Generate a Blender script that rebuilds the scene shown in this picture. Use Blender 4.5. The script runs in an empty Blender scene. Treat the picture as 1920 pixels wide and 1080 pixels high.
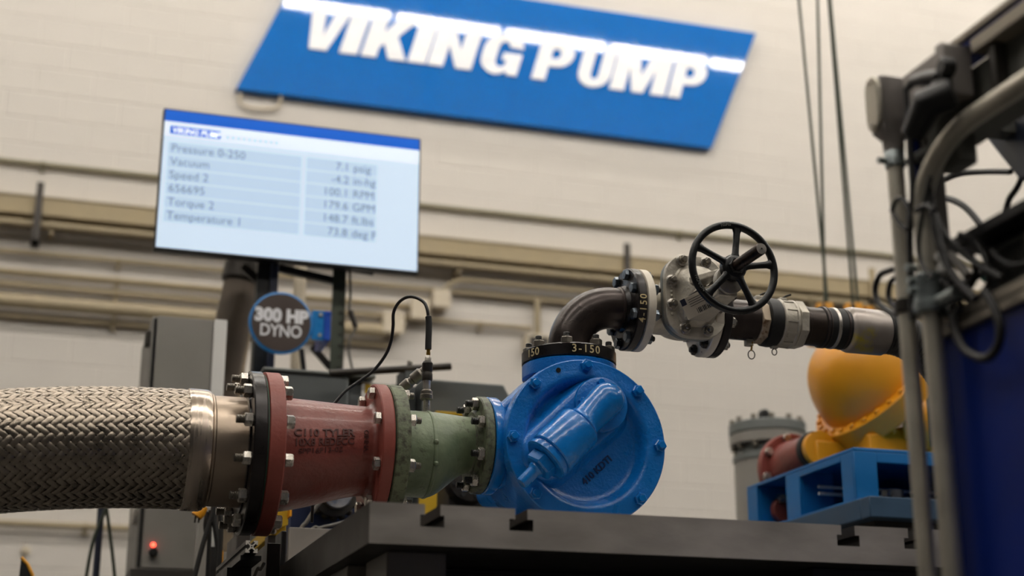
import bpy, bmesh, math, random
from mathutils import Vector, Matrix, Quaternion
random.seed(7)
PI = math.pi
scene = bpy.context.scene
col = scene.collection

# ---------------------------------------------------------------- camera
FPX, CXP, CYP = 2900.0, 960.0, 540.0
PITCH, YAW, CAMH = math.radians(17.2), math.radians(17.5), 0.55
FW = Vector((math.sin(YAW)*math.cos(PITCH), math.cos(YAW)*math.cos(PITCH), math.sin(PITCH)))
RT = Vector((math.cos(YAW), -math.sin(YAW), 0.0))
UP = RT.cross(FW)
CAM = Vector((0, 0, CAMH))
cd = bpy.data.cameras.new('camera')
cam = bpy.data.objects.new('camera', cd)
col.objects.link(cam)
cam.matrix_world = Matrix.Translation(CAM) @ Matrix((RT, UP, -FW)).transposed().to_4x4()
cd.sensor_width = 36.0
cd.lens = FPX/1920*36
cd.clip_start, cd.clip_end = 0.05, 100
cd.dof.use_dof = True
cd.dof.focus_distance = 3.98
cd.dof.aperture_fstop = 2.0
cd.dof.aperture_blades = 9
scene.camera = cam

# ---------------------------------------------------------------- world, exposure
world = bpy.data.worlds.new('world')
scene.world = world
world.use_nodes = True
bg = world.node_tree.nodes['Background']
bg.inputs[0].default_value = (1.0, 0.96, 0.9, 1)
bg.inputs[1].default_value = 0.03
vs = scene.view_settings
vs.view_transform = 'Standard'
vs.look = 'None'
vs.gamma = 1.0
vs.use_curve_mapping = False
vs.exposure = 0.24
LAMP_STRENGTH = 50.0       # strip lights, used in their builder

# ---------------------------------------------------------------- helpers
def ray(x, y):
    return FW + RT*((x-CXP)/FPX) - UP*((y-CYP)/FPX)
def aY(x, y, Y):
    d = ray(x, y); return CAM + d*(Y/d.y)
def aX(x, y, X):
    d = ray(x, y); return CAM + d*(X/d.x)
def V(*a): return Vector(a)

def lin(c):
    r = []
    for v in c[:3]:
        v = v/255.0
        r.append(v/12.92 if v <= 0.04045 else ((v+0.055)/1.055)**2.4)
    return (*r, 1.0)

MATS = {}
def mat(name, rgb, rough=0.5, metal=0.0, var=0.12, vscale=8.0, bump=0.0, bscale=60.0, spots=None,
        spot_thr=0.62, spot_scale=14.0, coat=0.0, emit=0.0, rgb2=None, spec=0.5, rvar=0.1, stretch=None, soft=0.05):
    if name in MATS: return MATS[name]
    m = bpy.data.materials.new(name); m.use_nodes = True
    nt = m.node_tree; b = nt.nodes['Principled BSDF']
    tc = nt.nodes.new('ShaderNodeTexCoord')
    mp = nt.nodes.new('ShaderNodeMapping')
    nt.links.new(tc.outputs['Object'], mp.inputs[0])
    if stretch: mp.inputs['Scale'].default_value = stretch
    c1 = lin(rgb)
    n = nt.nodes.new('ShaderNodeTexNoise'); n.inputs['Scale'].default_value = vscale; n.inputs['Detail'].default_value = 5
    nt.links.new(mp.outputs[0], n.inputs['Vector'])
    rp = nt.nodes.new('ShaderNodeValToRGB')
    lo = tuple(v*(1-var) for v in c1[:3]) + (1,)
    hi = tuple(min(1, v*(1+var)) for v in (lin(rgb2) if rgb2 else c1)[:3]) + (1,)
    rp.color_ramp.elements[0].position = 0.35; rp.color_ramp.elements[0].color = lo
    rp.color_ramp.elements[1].position = 0.65; rp.color_ramp.elements[1].color = hi
    nt.links.new(n.outputs['Fac'], rp.inputs[0])
    out = rp.outputs[0]
    if spots:
        n2 = nt.nodes.new('ShaderNodeTexNoise'); n2.inputs['Scale'].default_value = spot_scale
        n2.inputs['Detail'].default_value = 8; n2.inputs['Roughness'].default_value = 0.65
        nt.links.new(mp.outputs[0], n2.inputs['Vector'])
        r2 = nt.nodes.new('ShaderNodeValToRGB')
        r2.color_ramp.elements[0].position = spot_thr; r2.color_ramp.elements[0].color = (0,0,0,1)
        r2.color_ramp.elements[1].position = min(1, spot_thr+soft); r2.color_ramp.elements[1].color = (1,1,1,1)
        nt.links.new(n2.outputs['Fac'], r2.inputs[0])
        mx = nt.nodes.new('ShaderNodeMix'); mx.data_type = 'RGBA'
        nt.links.new(r2.outputs[0], mx.inputs[0]); nt.links.new(out, mx.inputs[6]); mx.inputs[7].default_value = lin(spots)
        out = mx.outputs[2]
    nt.links.new(out, b.inputs['Base Color'])
    b.inputs['Metallic'].default_value = metal
    b.inputs['Specular IOR Level'].default_value = spec
    mr = nt.nodes.new('ShaderNodeMapRange')
    mr.inputs['To Min'].default_value = max(0.02, rough-rvar); mr.inputs['To Max'].default_value = min(1, rough+rvar)
    mr.inputs['From Min'].default_value = 0.3; mr.inputs['From Max'].default_value = 0.7
    nt.links.new(n.outputs['Fac'], mr.inputs[0]); nt.links.new(mr.outputs[0], b.inputs['Roughness'])
    if coat: b.inputs['Coat Weight'].default_value = coat; b.inputs['Coat Roughness'].default_value = 0.12
    if emit:
        b.inputs['Emission Color'].default_value = c1; b.inputs['Emission Strength'].default_value = emit
    if bump:
        nb = nt.nodes.new('ShaderNodeTexNoise'); nb.inputs['Scale'].default_value = bscale; nb.inputs['Detail'].default_value = 4
        nt.links.new(mp.outputs[0], nb.inputs['Vector'])
        bp = nt.nodes.new('ShaderNodeBump'); bp.inputs['Strength'].default_value = bump; bp.inputs['Distance'].default_value = 0.01
        nt.links.new(nb.outputs['Fac'], bp.inputs['Height']); nt.links.new(bp.outputs[0], b.inputs['Normal'])
    MATS[name] = m
    return m

m_wall = mat('painted_block', (205,199,191), 0.75, var=0.03, vscale=1.2, bump=0.12, bscale=90)
m_tanpipe = mat('tan_painted_conduit', (158,144,116), 0.5, var=0.05)
m_tanbox = mat('tan_painted_steel', (156,140,108), 0.55, var=0.05)
m_shadepipe = mat('shade_toned_conduit', (128,122,100), 0.5, var=0.05)  # tan conduit darkened, its shaded underside put into the colour
m_cream = mat('cream_box', (196,184,162), 0.5, var=0.04)
m_floor = mat('concrete_floor', (62,60,57), 0.6, var=0.12, vscale=2, bump=0.05)
m_ceil = mat('ceiling_paint', (205,200,190), 0.8, var=0.04)
m_signblue = mat('sign_blue', (0,102,184), 0.035, var=0.02, rvar=0.01)
m_signwhite = mat('sign_white', (232,232,236), 0.3, var=0.01)
m_black = mat('black_plastic', (14,14,15), 0.45, var=0.15)
m_blackrub = mat('black_rubber', (12,12,13), 0.55, var=0.15)
m_darksteel = mat('dark_steel', (58,54,50), 0.45, 0.6, var=0.25, vscale=10)
m_navysteel = mat('navy_steel', (44,48,66), 0.5, 0.1, var=0.15)
m_oliveSteel = mat('olive_steel', (60,66,54), 0.5, 0.2, var=0.15)
m_pump = mat('pump_blue', (1,110,192), 0.32, var=0.07, vscale=12, bump=0.2, bscale=120, coat=0.35, spec=0.55)
m_pumpsm = mat('pump_blue_smooth', (2,114,196), 0.25, var=0.06, vscale=14, bump=0.1, bscale=60, coat=0.4, spots=(110,132,156), spot_thr=0.70, spot_scale=18)
m_redtext = mat('shade_dark_raised_lettering', (72,30,26), 0.5, var=0.1)  # darker red paints in the shading of the raised letters
m_pumptext = mat('shade_dark_cast_lettering', (2,44,96), 0.45, var=0.1)  # deeper blue stands in for shadow on the cast letters
m_red = mat('red_oxide', (122,56,47), 0.42, var=0.14, vscale=9, bump=0.2, bscale=75, coat=0.15)
m_redflat = mat('red_oxide_flange', (134,64,54), 0.5, var=0.1, vscale=7, bump=0.1, bscale=80)
m_green = mat('worn_green', (100,116,88), 0.45, var=0.2, vscale=9, bump=0.2, bscale=60, spots=(58,54,44), spot_thr=0.57, spot_scale=34, soft=0.16, rgb2=(118,130,104))
m_greenrim = mat('worn_green_rim', (96,104,80), 0.55, var=0.25, vscale=12, bump=0.3, bscale=70, spots=(46,40,33), spot_thr=0.46, spot_scale=48, soft=0.2)
m_blacksteel = mat('black_forged_steel', (26,23,23), 0.3, 0.4, var=0.3, vscale=9, bump=0.08, rgb2=(44,40,40))
m_mill = mat('mill_scale_pipe', (46,39,37), 0.3, 0.55, var=0.28, vscale=5, bump=0.06, rgb2=(64,55,52))
m_zinc = mat('zinc_plated', (196,190,182), 0.3, 0.85, var=0.15, vscale=30)
m_zincdark = mat('dull_zinc', (126,120,111), 0.36, 0.85, var=0.2, vscale=30)
m_stainless = mat('stainless', (190,176,162), 0.27, 1.0, var=0.1, vscale=5, stretch=(14,1,1))
m_neck = mat('satin_stainless', (172,156,140), 0.4, 1.0, var=0.14, vscale=6, bump=0.04)
m_braid = mat('braid_wire', (158,147,134), 0.33, 0.95, var=0.2, vscale=26)
m_braiddark = mat('braid_gap', (20,18,17), 0.7, 0.2)
m_alum = mat('cast_aluminium', (178,172,160), 0.42, 0.5, var=0.14, vscale=12, bump=0.22, bscale=90, spots=(120,112,100), spot_thr=0.66, spot_scale=18)
m_valvewhite = mat('valve_white', (206,198,184), 0.5, 0.15, var=0.08, vscale=14, bump=0.12, spots=(120,104,88), spot_thr=0.68, spot_scale=24)
m_castiron = mat('black_cast_iron', (13,14,16), 0.36, 0.2, var=0.2, bump=0.15, bscale=80)
m_stem = mat('oiled_stem', (58,46,40), 0.35, 0.85, var=0.25, vscale=20)
m_chalk = mat('chalk_marker', (205,186,140), 0.9, var=0.15, vscale=60)
m_gasket = mat('green_gasket', (58,88,72), 0.7)
m_table = mat('machined_iron', (146,140,134), 0.45, 0.12, var=0.14, vscale=4, bump=0.04, rgb2=(160,154,148), stretch=(1,1,3))
m_tableside = mat('dark_iron', (62,58,54), 0.5, 0.4, var=0.2, vscale=6)
m_tablebase = mat('base_iron', (132,126,119), 0.55, 0.3, var=0.18, vscale=5)
m_yellow = mat('yellow_paint', (226,152,22), 0.42, var=0.06, vscale=5, coat=0.2)
m_yellow2 = mat('safety_yellow', (196,158,30), 0.45, var=0.1)
m_orange = mat('orange_paint', (222,156,44), 0.5, var=0.1)
m_standblue = mat('stand_blue', (4,104,170), 0.45, var=0.08)
m_skidblue = mat('skid_blue_grey', (46,74,100), 0.5, var=0.1)
m_filter = mat('filter_grey', (142,138,132), 0.5, var=0.06)
m_filterdark = mat('filter_flange_grey', (112,116,114), 0.5, var=0.08)
m_cabinet = mat('cabinet_grey', (136,132,126), 0.5, var=0.04, bump=0.03)
m_cabside = mat('cabinet_frame', (126,122,116), 0.5, var=0.05)
m_white = mat('white_paint', (226,224,220), 0.4, var=0.03)
m_dyno = mat('dyno_grey', (84,88,88), 0.5, var=0.06)
m_conduit = mat('galvanised_conduit', (192,186,172), 0.42, 0.6, var=0.1, vscale=12)
m_galv = mat('galvanised_fitting', (150,158,158), 0.35, 0.75, var=0.2, vscale=18)
m_lb = mat('grey_cast_box', (150,144,140), 0.45, 0.25, var=0.08)
m_panelblue = mat('panel_navy', (2,34,116), 0.5, var=0.08, spec=0.25)
m_trim = mat('trim_aluminium', (150,142,130), 0.4, 0.5, var=0.08)
m_framegrey = mat('frame_grey', (96,96,90), 0.5, 0.1, var=0.1)
m_computer = mat('computer_black', (26,27,29), 0.4, var=0.1)
m_greencable = mat('green_cable', (20,120,96), 0.5)
m_brass = mat('brass', (190,150,70), 0.3, 0.9)
m_cable = mat('black_cable', (16,15,15), 0.5)
m_greycable = mat('grey_cable', (90,86,80), 0.5)
m_label = mat('paper_label', (198,190,176), 0.6, var=0.04)
m_ink = mat('ink', (40,40,44), 0.7)
m_led = mat('red_led', (255,70,50), 0.3, emit=5.0)
m_lampglow = mat('tube_glow', (255,249,240), 0.5, emit=LAMP_STRENGTH)
m_lampdim = mat('dim_tube_glow', (255,249,240), 0.5, emit=LAMP_STRENGTH*0.42)
m_lampmid = mat('mid_tube_glow', (255,249,240), 0.5, emit=LAMP_STRENGTH*0.62)
m_lampover = mat('overhead_tube_glow', (255,249,240), 0.5, emit=LAMP_STRENGTH*1.25)
m_lamphouse = mat('lamp_housing', (220,220,215), 0.4)
m_dynoface = mat('dyno_sign_face', (74,64,60), 0.35, var=0.04)
m_dynoblue = mat('dyno_sign_blue', (20,120,190), 0.35, var=0.05)
m_screen = mat('screen_glow', (203,222,242), 0.12, emit=0.5, var=0.0, rvar=0.01)
m_screenrow = mat('screen_row', (186,209,233), 0.12, emit=0.47, var=0.0, rvar=0.01)
m_screenhead = mat('screen_header', (32,96,200), 0.12, emit=0.5, var=0.0, rvar=0.01)
m_screenhead2 = mat('screen_subheader', (222,234,248), 0.12, emit=0.55, var=0.0, rvar=0.01)
m_screentext = mat('screen_text', (112,136,160), 0.2, emit=0.42, var=0.0)
m_screenwhite = mat('screen_white', (238,244,252), 0.2, emit=0.75, var=0.0)

def tq(ax):
    ax = Vector(ax).normalized()
    z = Vector((0,0,1))
    if abs(ax.z) > 0.999: return Quaternion() if ax.z > 0 else Quaternion((1,0,0), PI)
    y = (z - ax*ax.z).normalized(); x = y.cross(ax)
    return Matrix((x, y, ax)).transposed().to_quaternion()
# ---- mesh builder
class MB:
    def __init__(self): self.v = []; self.f = []
    def add(self, vs_, fs_):
        o = len(self.v); self.v += [Vector(p) for p in vs_]
        self.f += [tuple(i+o for i in f) for f in fs_]; return self
    def box(self, p0, p1):
        x0,y0,z0 = [min(a,b) for a,b in zip(p0,p1)]; x1,y1,z1 = [max(a,b) for a,b in zip(p0,p1)]
        return self.add([(x0,y0,z0),(x1,y0,z0),(x1,y1,z0),(x0,y1,z0),(x0,y0,z1),(x1,y0,z1),(x1,y1,z1),(x0,y1,z1)],
            [(0,3,2,1),(4,5,6,7),(0,1,5,4),(1,2,6,5),(2,3,7,6),(3,0,4,7)])
    def rings(self, rings, cap0=True, cap1=True, closed=True):
        o = len(self.v); n = len(rings[0])
        for r in rings: self.v += [Vector(p) for p in r]
        for k in range(len(rings)-1):
            for i in range(n if closed else n-1):
                a = o+k*n+i; b = o+k*n+(i+1)%n
                self.f.append((a, b, b+n, a+n))
        if cap0: self.f.append(tuple(o+i for i in reversed(range(n))))
        if cap1: self.f.append(tuple(o+(len(rings)-1)*n+i for i in range(n)))
        return self
    def lathe(self, prof, org, axis, n=32, cap0=True, cap1=True, phase=0.0):
        # prof: (radius, distance along axis)
        ax = Vector(axis).normalized(); q = tq(ax); org = Vector(org)
        rs = []
        for r, t in prof:
            rs.append([org + q @ Vector((r*math.cos(2*PI*i/n+phase), r*math.sin(2*PI*i/n+phase), t)) for i in range(n)])
        return self.rings(rs, cap0, cap1)
    def cyl(self, p0, p1, r0, r1=None, n=24):
        p0, p1 = Vector(p0), Vector(p1)
        L = (p1-p0).length
        return self.lathe([(r0,0),(r0 if r1 is None else r1, L)], p0, p1-p0, n)
    def tube(self, pts, r, n=12, caps=True):
        pts = [Vector(p) for p in pts]; rs = []
        t0 = (pts[1]-pts[0]).normalized()
        u = t0.orthogonal().normalized()
        for i, p in enumerate(pts):
            t = (pts[min(i+1,len(pts)-1)]-pts[max(i-1,0)]).normalized()
            u = (u - t*u.dot(t)).normalized(); w = t.cross(u)
            rr = r[i] if isinstance(r, (list, tuple)) else r
            rs.append([p + (u*math.cos(2*PI*k/n) + w*math.sin(2*PI*k/n))*rr for k in range(n)])
        return self.rings(rs, caps, caps)
    def prism(self, poly, d0, d1, fn):
        # poly 2D points, fn(a,b,d)->3D
        return self.rings([[fn(a,b,d0) for a,b in poly], [fn(a,b,d1) for a,b in poly]])
    def sphere(self, c, r, n=20, m=12, sx=1, sy=1, sz=1):
        c = Vector(c); rs = []
        for j in range(m+1):
            t = -PI/2 + PI*j/m
            cr = max(1e-4, math.cos(t))
            rs.append([c+Vector((sx*r*cr*math.cos(2*PI*i/n), sy*r*cr*math.sin(2*PI*i/n), sz*r*math.sin(t))) for i in range(n)])
        return self.rings(rs)
    def mesh(self, name, mats, bevel=0.0, angle=38, org=None, seg=2):
        me = bpy.data.meshes.new(name)
        o = org or Vector((0,0,0))
        me.from_pydata([tuple(p-o) for p in self.v], [], self.f)
        bm = bmesh.new(); bm.from_mesh(me)
        bmesh.ops.recalc_face_normals(bm, faces=bm.faces)
        new = set()
        if bevel:
            es = [e for e in bm.edges if len(e.link_faces) == 2 and e.calc_face_angle(0) > math.radians(35)]
            new = set(bmesh.ops.bevel(bm, geom=es, offset=bevel, segments=seg, profile=0.5, affect='EDGES', clamp_overlap=True)['faces'])
        thr = math.radians(angle)
        for fc_ in bm.faces: fc_.smooth = True
        for e in bm.edges:
            lf = e.link_faces
            e.smooth = not (len(lf) != 2 or e.calc_face_angle(0) > thr or (new and (lf[0] in new) != (lf[1] in new) and e.calc_face_angle(0) > 0.17))
        bm.to_mesh(me); bm.free()
        me.materials.append(mats)
        return me
    def build(self, name, m, parent=None, bevel=0.0, angle=38, origin=None, seg=2):
        o = WORLD_O.get(parent.name, Vector((0,0,0))) if parent else (origin or self.base())
        me = self.mesh(name, m, bevel, angle, o, seg)
        ob = bpy.data.objects.new(name, me); col.objects.link(ob)
        if parent: ob.parent = parent
        else: ob.location = o
        WORLD_O[ob.name] = Vector(o)
        return ob
    def base(self):
        n = len(self.v); c = sum(self.v, Vector())/n
        return Vector((c.x, c.y, min(p.z for p in self.v)))
WORLD_O = {}

def tag(o, label=None, cat=None, group=None, kind=None):
    if label: o['label'] = label
    if cat: o['category'] = cat
    if group: o['group'] = group
    if kind: o['kind'] = kind
    return o
def thing(name, label, cat, loc, group=None):
    o = bpy.data.objects.new(name, None); col.objects.link(o); o.location = loc
    o.empty_display_size = 0.05
    WORLD_O[o.name] = Vector(loc)
    return tag(o, label, cat, group)
def struct(o): o['kind'] = 'structure'; return o

def inst(name, me, parent, loc, rot=None, local=False):
    ob = bpy.data.objects.new(name, me); col.objects.link(ob); ob.parent = parent
    p = Vector(loc) - (Vector((0,0,0)) if local else WORLD_O.get(parent.name, Vector()))
    M = Matrix.Translation(p)
    if rot is not None: M = M @ rot.to_matrix().to_4x4()
    ob.matrix_local = M
    WORLD_O[ob.name] = Vector((0,0,0))
    return ob

def smooth_path(pts, n=8):
    pts = [Vector(p) for p in pts]; out = []
    for i in range(len(pts)-1):
        p0 = pts[max(i-1,0)]; p1 = pts[i]; p2 = pts[i+1]; p3 = pts[min(i+2,len(pts)-1)]
        for k in range(n):
            t = k/n
            out.append(0.5*((2*p1)+(-p0+p2)*t+(2*p0-5*p1+4*p2-p3)*t*t+(-p0+3*p1-3*p2+p3)*t**3))
    out.append(pts[-1]); return out

TXT = {}
def text_geo(body, size=1.0, offset=0.0, extrude=0.0, align='LEFT', spacing=1.0):
    key = (body, size, offset, extrude, align, spacing)
    if key in TXT: return TXT[key]
    cu = bpy.data.curves.new('txt', 'FONT'); cu.body = body; cu.size = size; cu.offset = offset; cu.extrude = extrude
    cu.align_x = align; cu.space_character = spacing; cu.resolution_u = 3
    ob = bpy.data.objects.new('txt', cu); col.objects.link(ob)
    dg = bpy.context.evaluated_depsgraph_get()
    me = bpy.data.meshes.new_from_object(ob.evaluated_get(dg))
    r = ([v.co.copy() for v in me.vertices], [tuple(p.vertices) for p in me.polygons])
    bpy.data.objects.remove(ob); bpy.data.curves.remove(cu); bpy.data.meshes.remove(me)
    TXT[key] = r; return r
def shape_geo(splines, extrude, bevel=0.0):
    cu = bpy.data.curves.new('shp', 'CURVE'); cu.dimensions = '2D'; cu.fill_mode = 'BOTH'
    cu.extrude = extrude; cu.bevel_depth = bevel; cu.bevel_resolution = 2
    for pts in splines:
        s = cu.splines.new('POLY'); s.points.add(len(pts)-1)
        for p, q in zip(s.points, pts): p.co = (q[0], q[1], 0, 1)
        s.use_cyclic_u = True
    ob = bpy.data.objects.new('shp', cu); col.objects.link(ob)
    dg = bpy.context.evaluated_depsgraph_get()
    me = bpy.data.meshes.new_from_object(ob.evaluated_get(dg))
    r = ([v.co.copy() for v in me.vertices], [tuple(p.vertices) for p in me.polygons])
    bpy.data.objects.remove(ob); bpy.data.curves.remove(cu); bpy.data.meshes.remove(me)
    return r
def arc(cx, cy, rx, ry, a0, a1, n=10):
    return [(cx+rx*math.cos(math.radians(a0+(a1-a0)*i/n)), cy+ry*math.sin(math.radians(a0+(a1-a0)*i/n))) for i in range(n+1)]

# shared fastener meshes, axis +Z from z=0
def hex_mesh(name, r, h, m, hole=True):
    b = MB()
    b.lathe([(r*0.86,0),(r,h*0.12),(r,h*0.86),(r*0.86,h)], (0,0,0), (0,0,1), 6)
    return b.mesh(name, m, 0.0, 30)
def stud_mesh(name, r, L, m, pitch=0.0035):
    b = MB(); k = max(4, int(L/pitch)); pr = [(r*0.8,0)]
    for i in range(k):
        z = L*(i+0.25)/k
        pr += [(r, z), (r*0.88, z+L*0.5/k)]
    pr.append((r*0.8, L))
    return b.lathe(pr, (0,0,0), (0,0,1), 12).mesh(name, m, 0.0, 60)

def flange_bolts(parent, c, axis, R, n, phase, a, b, r, nr, nh, m_stud, m_nut, neg='nut', pos='nut', sneg=0.02, spos=0.0, tag_='x', only=None, m_pos=None):
    """bolts through a joint from a to b along axis; ends: nut or head; stud sticking out sneg / spos"""
    ax = Vector(axis); q = tq(ax)
    u = q @ Vector((1,0,0)); w = q @ Vector((0,1,0))
    zero = -(nh+sneg)
    L = (b-a)+2*nh+sneg+spos
    st = stud_mesh('bolt', r, L, m_stud)
    hn = hex_mesh('nut', nr, nh, m_nut); hp = hex_mesh('nut', nr, nh, m_pos or m_nut)
    for i in range(n):
        if only is not None and i not in only: continue
        an = phase + 2*PI*i/n
        p = Vector(c) + (u*math.cos(an)+w*math.sin(an))*R + ax*a
        bo = inst('bolt', st, parent, p+ax*zero, q)
        rz = Quaternion((0,0,1), random.uniform(0, 1.0))
        inst('nut' if neg == 'nut' else 'bolt_head', hn, bo, (0,0,sneg), rz, True)
        if pos: inst('nut' if pos == 'nut' else 'bolt_head', hp, bo, (0,0,sneg+nh+(b-a)), rz, True)

def wrap_rim(mb, geo, c, axis, R, ang0, t0, flip=1):
    """lay flat text around a cylinder: x runs around, y along axis"""
    ax = Vector(axis); q = tq(ax); vs_, fs_ = geo
    out = []
    for p in vs_:
        an = ang0 + flip*p.x/R
        out.append(Vector(c) + q @ Vector(((R+p.z)*math.cos(an), (R+p.z)*math.sin(an), t0 + flip*p.y)))
    mb.add(out, fs_)

# ================================================================ setting
YW = 11.0
fl = struct(MB().box((-9,-9,-0.1),(17,YW+0.3,0)).build('floor', m_floor))
ce = struct(MB().box((-9,-9,9.4),(17,YW+0.3,9.5)).build('ceiling', m_ceil))
wb = struct(MB().box((-9,YW+0.004,0),(17,YW+0.3,9.4)).build('wall_back', m_wall, origin=V(4,YW,0)))
# painted concrete blocks in running bond, proud of the recessed joints
BW, BH, JT = 0.4064, 0.2032, 0.0065
def block_geo(cx, cz, out):
    w, h = BW/2-JT/2, BH/2-JT/2; c = 0.0045
    y0, y1 = YW+0.004, YW+0.001
    vs_ = [(cx-w,y0,cz-h),(cx+w,y0,cz-h),(cx+w,y0,cz+h),(cx-w,y0,cz+h),
           (cx-w,y1+c*0.6,cz-h),(cx+w,y1+c*0.6,cz-h),(cx+w,y1+c*0.6,cz+h),(cx-w,y1+c*0.6,cz+h),
           (cx-w+c,y1,cz-h+c),(cx+w-c,y1,cz-h+c),(cx+w-c,y1,cz+h-c),(cx-w+c,y1,cz+h-c)]
    fs_ = [(8,9,10,11)]
    for a in range(4):
        b = (a+1) % 4
        fs_ += [(a,b,4+b,4+a),(4+a,4+b,8+b,8+a)]
    out.add(vs_, fs_)
blocks = []
for k in range(46):
    for i in range(-22, 42):
        cx = i*BW + (BW/2 if k % 2 else 0); cz = (k+0.5)*BH
        if -9+BW < cx < 17-BW: blocks.append((cx, cz))
def proj(p):
    d = Vector(p)-CAM; z = d.dot(FW); return CXP+FPX*d.dot(RT)/z, CYP-FPX*d.dot(UP)/z, z
def hidden(x, y):
    # behind the big sign, the screen, the pump line, the panel on the right
    if 430 < x < 1400 and 20+0.127*(x-440) < y < 175+0.127*(x-440): return True
    return (300 < x < 780 and 220 < y < 500) or (x > 1690) or (y > 740 and x < 960) or (y > 690 and x < 1240)
vis = []
for (cx, cz) in blocks:
    x, y, z = proj((cx, YW, cz))
    if 0 < x < 1920 and 0 < y < 1080 and not hidden(x, y): vis.append((z, cx, cz))
vis.sort()
single = set((a, b) for _, a, b in vis[:300])
one = MB(); block_geo(0, 0, one)
one_me = one.mesh('concrete_block', m_wall, angle=20, org=V(0,YW,0))
rest = MB()
for (cx, cz) in blocks:
    if (cx, cz) in single: inst('concrete_block', one_me, wb, (cx, YW, cz))
    else: block_geo(cx, cz, rest)
ro = rest.build('concrete_blocks', m_wall, wb, angle=20); ro['kind'] = 'stuff'

# ---------------------------------------------------------------- strip lights
S = aY(960, 64, YW-0.08); d = ray(960, 64)
LZ = 8.5
t = (LZ-S.z)/d.z
LY = S.y - d.y*t
def strip_light(x, y, z, L, label, group, glow=None):
    r = thing('strip_light', label, 'strip light', (x, y, z), group)
    MB().box((x-L/2,y-0.07,z+0.03),(x+L/2,y+0.07,z+0.11)).build('housing', m_lamphouse, r, 0.01)
    MB().lathe([(0.05,-L/2+0.02),(0.055,-L/2+0.03),(0.055,L/2-0.03),(0.05,L/2-0.02)], (x,y,z), (1,0,0), 14).build('diffuser', glow or m_lampglow, r)
    for s in (-1, 1): MB().cyl((x+s*L*0.4,y,z+0.1),(x+s*L*0.4,y,9.4),0.006,n=8).build('hanger_rod', m_zinc, r)
gap_px = 1141
gS = aY(gap_px, 88, YW-0.08); gd = ray(gap_px, 88); gt = (LZ-gS.z)/gd.z
gx = gS.x + gd.x*gt
for k in range(-9, 6):
    strip_light(gx+(k+0.5)*1.27, LY, LZ, 1.215, 'white strip light in the overhead row mirrored along the top of the blue sign', 'strip lights mirrored in the sign')
for row, yy in enumerate((LY-5.2, LY-10.0)):
    for k in range(-3, 5):
        strip_light(2.0+k*2.5, yy, LZ, 2.4, 'long white strip light in an overhead row above the pump test hall', 'strip lights over the hall', (m_lampover, m_lampmid)[row])

for k in range(-3, 6):
    strip_light(1.6+k*2.5, 10.05, 8.75, 2.4, 'long white strip light in the overhead row closest to the block wall', 'strip lights beside the wall', m_lampdim)

# ---------------------------------------------------------------- conduits and trunking on the wall
def zw(x, y, Y=10.92): return aY(x, y, Y).z
XL, XR = -3.0, 12.0
def wall_pipe(name, z, r, label, x0=XL, x1=XR, Y=None, m=m_tanpipe, straps=None, cat='conduit', sm=None):
    Y = YW-0.03-r if Y is None else Y
    t = thing(name, label, cat, (x0, Y, z))
    MB().cyl((x0,Y,z),(x1,Y,z),r,n=16).build('pipe', m, t)
    for xs in (straps or []):
        b = MB(); b.lathe([(r+0.001,-0.015),(r+0.006,-0.015),(r+0.006,0.015),(r+0.001,0.015)], (xs,Y,z), (1,0,0), 16)
        b.box((xs-0.015,Y,z-r-0.03),(xs+0.015,YW+0.001,z-r+0.004)).build('strap', sm or m, t)
    return t
wall_pipe('wall_conduit', 4.715, 0.021, 'thin tan conduit running below the blue sign, highest on the wall', Y=10.972, m=m_shadepipe, straps=[-0.1,2.4,4.9,7.3])
# rectangular trunking
tr = thing('cable_trunking', 'tan rectangular cable trunking running the length of the block wall', 'trunking', (XL,10.9,4.28))
MB().box((XL,10.80,4.27),(XR,YW,4.41)).build('trough', m_tanbox, tr, 0.004)
MB().box((XL,10.79,4.40),(XR,YW,4.412)).build('cover_lip', m_tanpipe, tr, 0.002)
for (px, py) in ((72,392),(1170,490),(1630,560)):
    p = aY(px, py, 10.85)
    b = thing('hanger_strut', {72:'dark vertical hanger strut crossing the trunking left of the screen',1170:'dark vertical hanger strut behind the black elbow flange',1630:'tan vertical hanger strut behind the steel cables'}[px], 'strut', (p.x,10.84,4.0))
    zt = aY(px, {72:348,1170:462,1630:508}[px], 10.85).z; zb = 4.02 if px == 72 else 4.2
    mm = m_tanbox if px == 1630 else m_darksteel
    MB().box((p.x-0.025,10.77,zb),(p.x+0.025,10.79,zt)).build('web', mm, b)
    MB().box((p.x-0.03,10.77,zb),(p.x+0.03,10.81,zb+0.06)).build('foot', m_darksteel, b, 0.004)
wall_pipe('wall_conduit', 4.215, 0.028, 'tan conduit running tight under the rectangular trunking', Y=10.85, straps=[0.0,3.0,6.0])
xs1 = aY(222, 500, 10.9).x
xD = aY(1003, 557, 10.9).x
wall_pipe('wall_conduit', 4.03, 0.018, 'slim tan conduit, second one below the rectangular trunking', Y=10.95, straps=[xs1,xD-1.8,xD+0.6])
b2x = aY(785, 581, 10.9); b1x = aY(736, 607, 10.9); b3x = aY(826, 562, 10.9)
wall_pipe('wall_conduit', 3.875, 0.026, 'bright tan conduit between the slim conduits left of the cabinet', Y=10.93, x1=b2x.x, straps=[xs1])
wall_pipe('wall_conduit', 3.785, 0.019, 'slim tan conduit just above the thickest pipe', Y=10.94, x1=b2x.x, straps=[xs1])
wall_pipe('wall_pipe', 3.655, 0.05, 'thickest tan pipe on the wall, level with the top of the grey cabinet', Y=10.90, x1=b1x.x-0.05, straps=[xs1,xs1-2], cat='pipe')
wall_pipe('wall_conduit', 3.56, 0.016, 'slim tan conduit lying below the thickest pipe', Y=10.96, x1=b1x.x, straps=[xs1])
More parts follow.
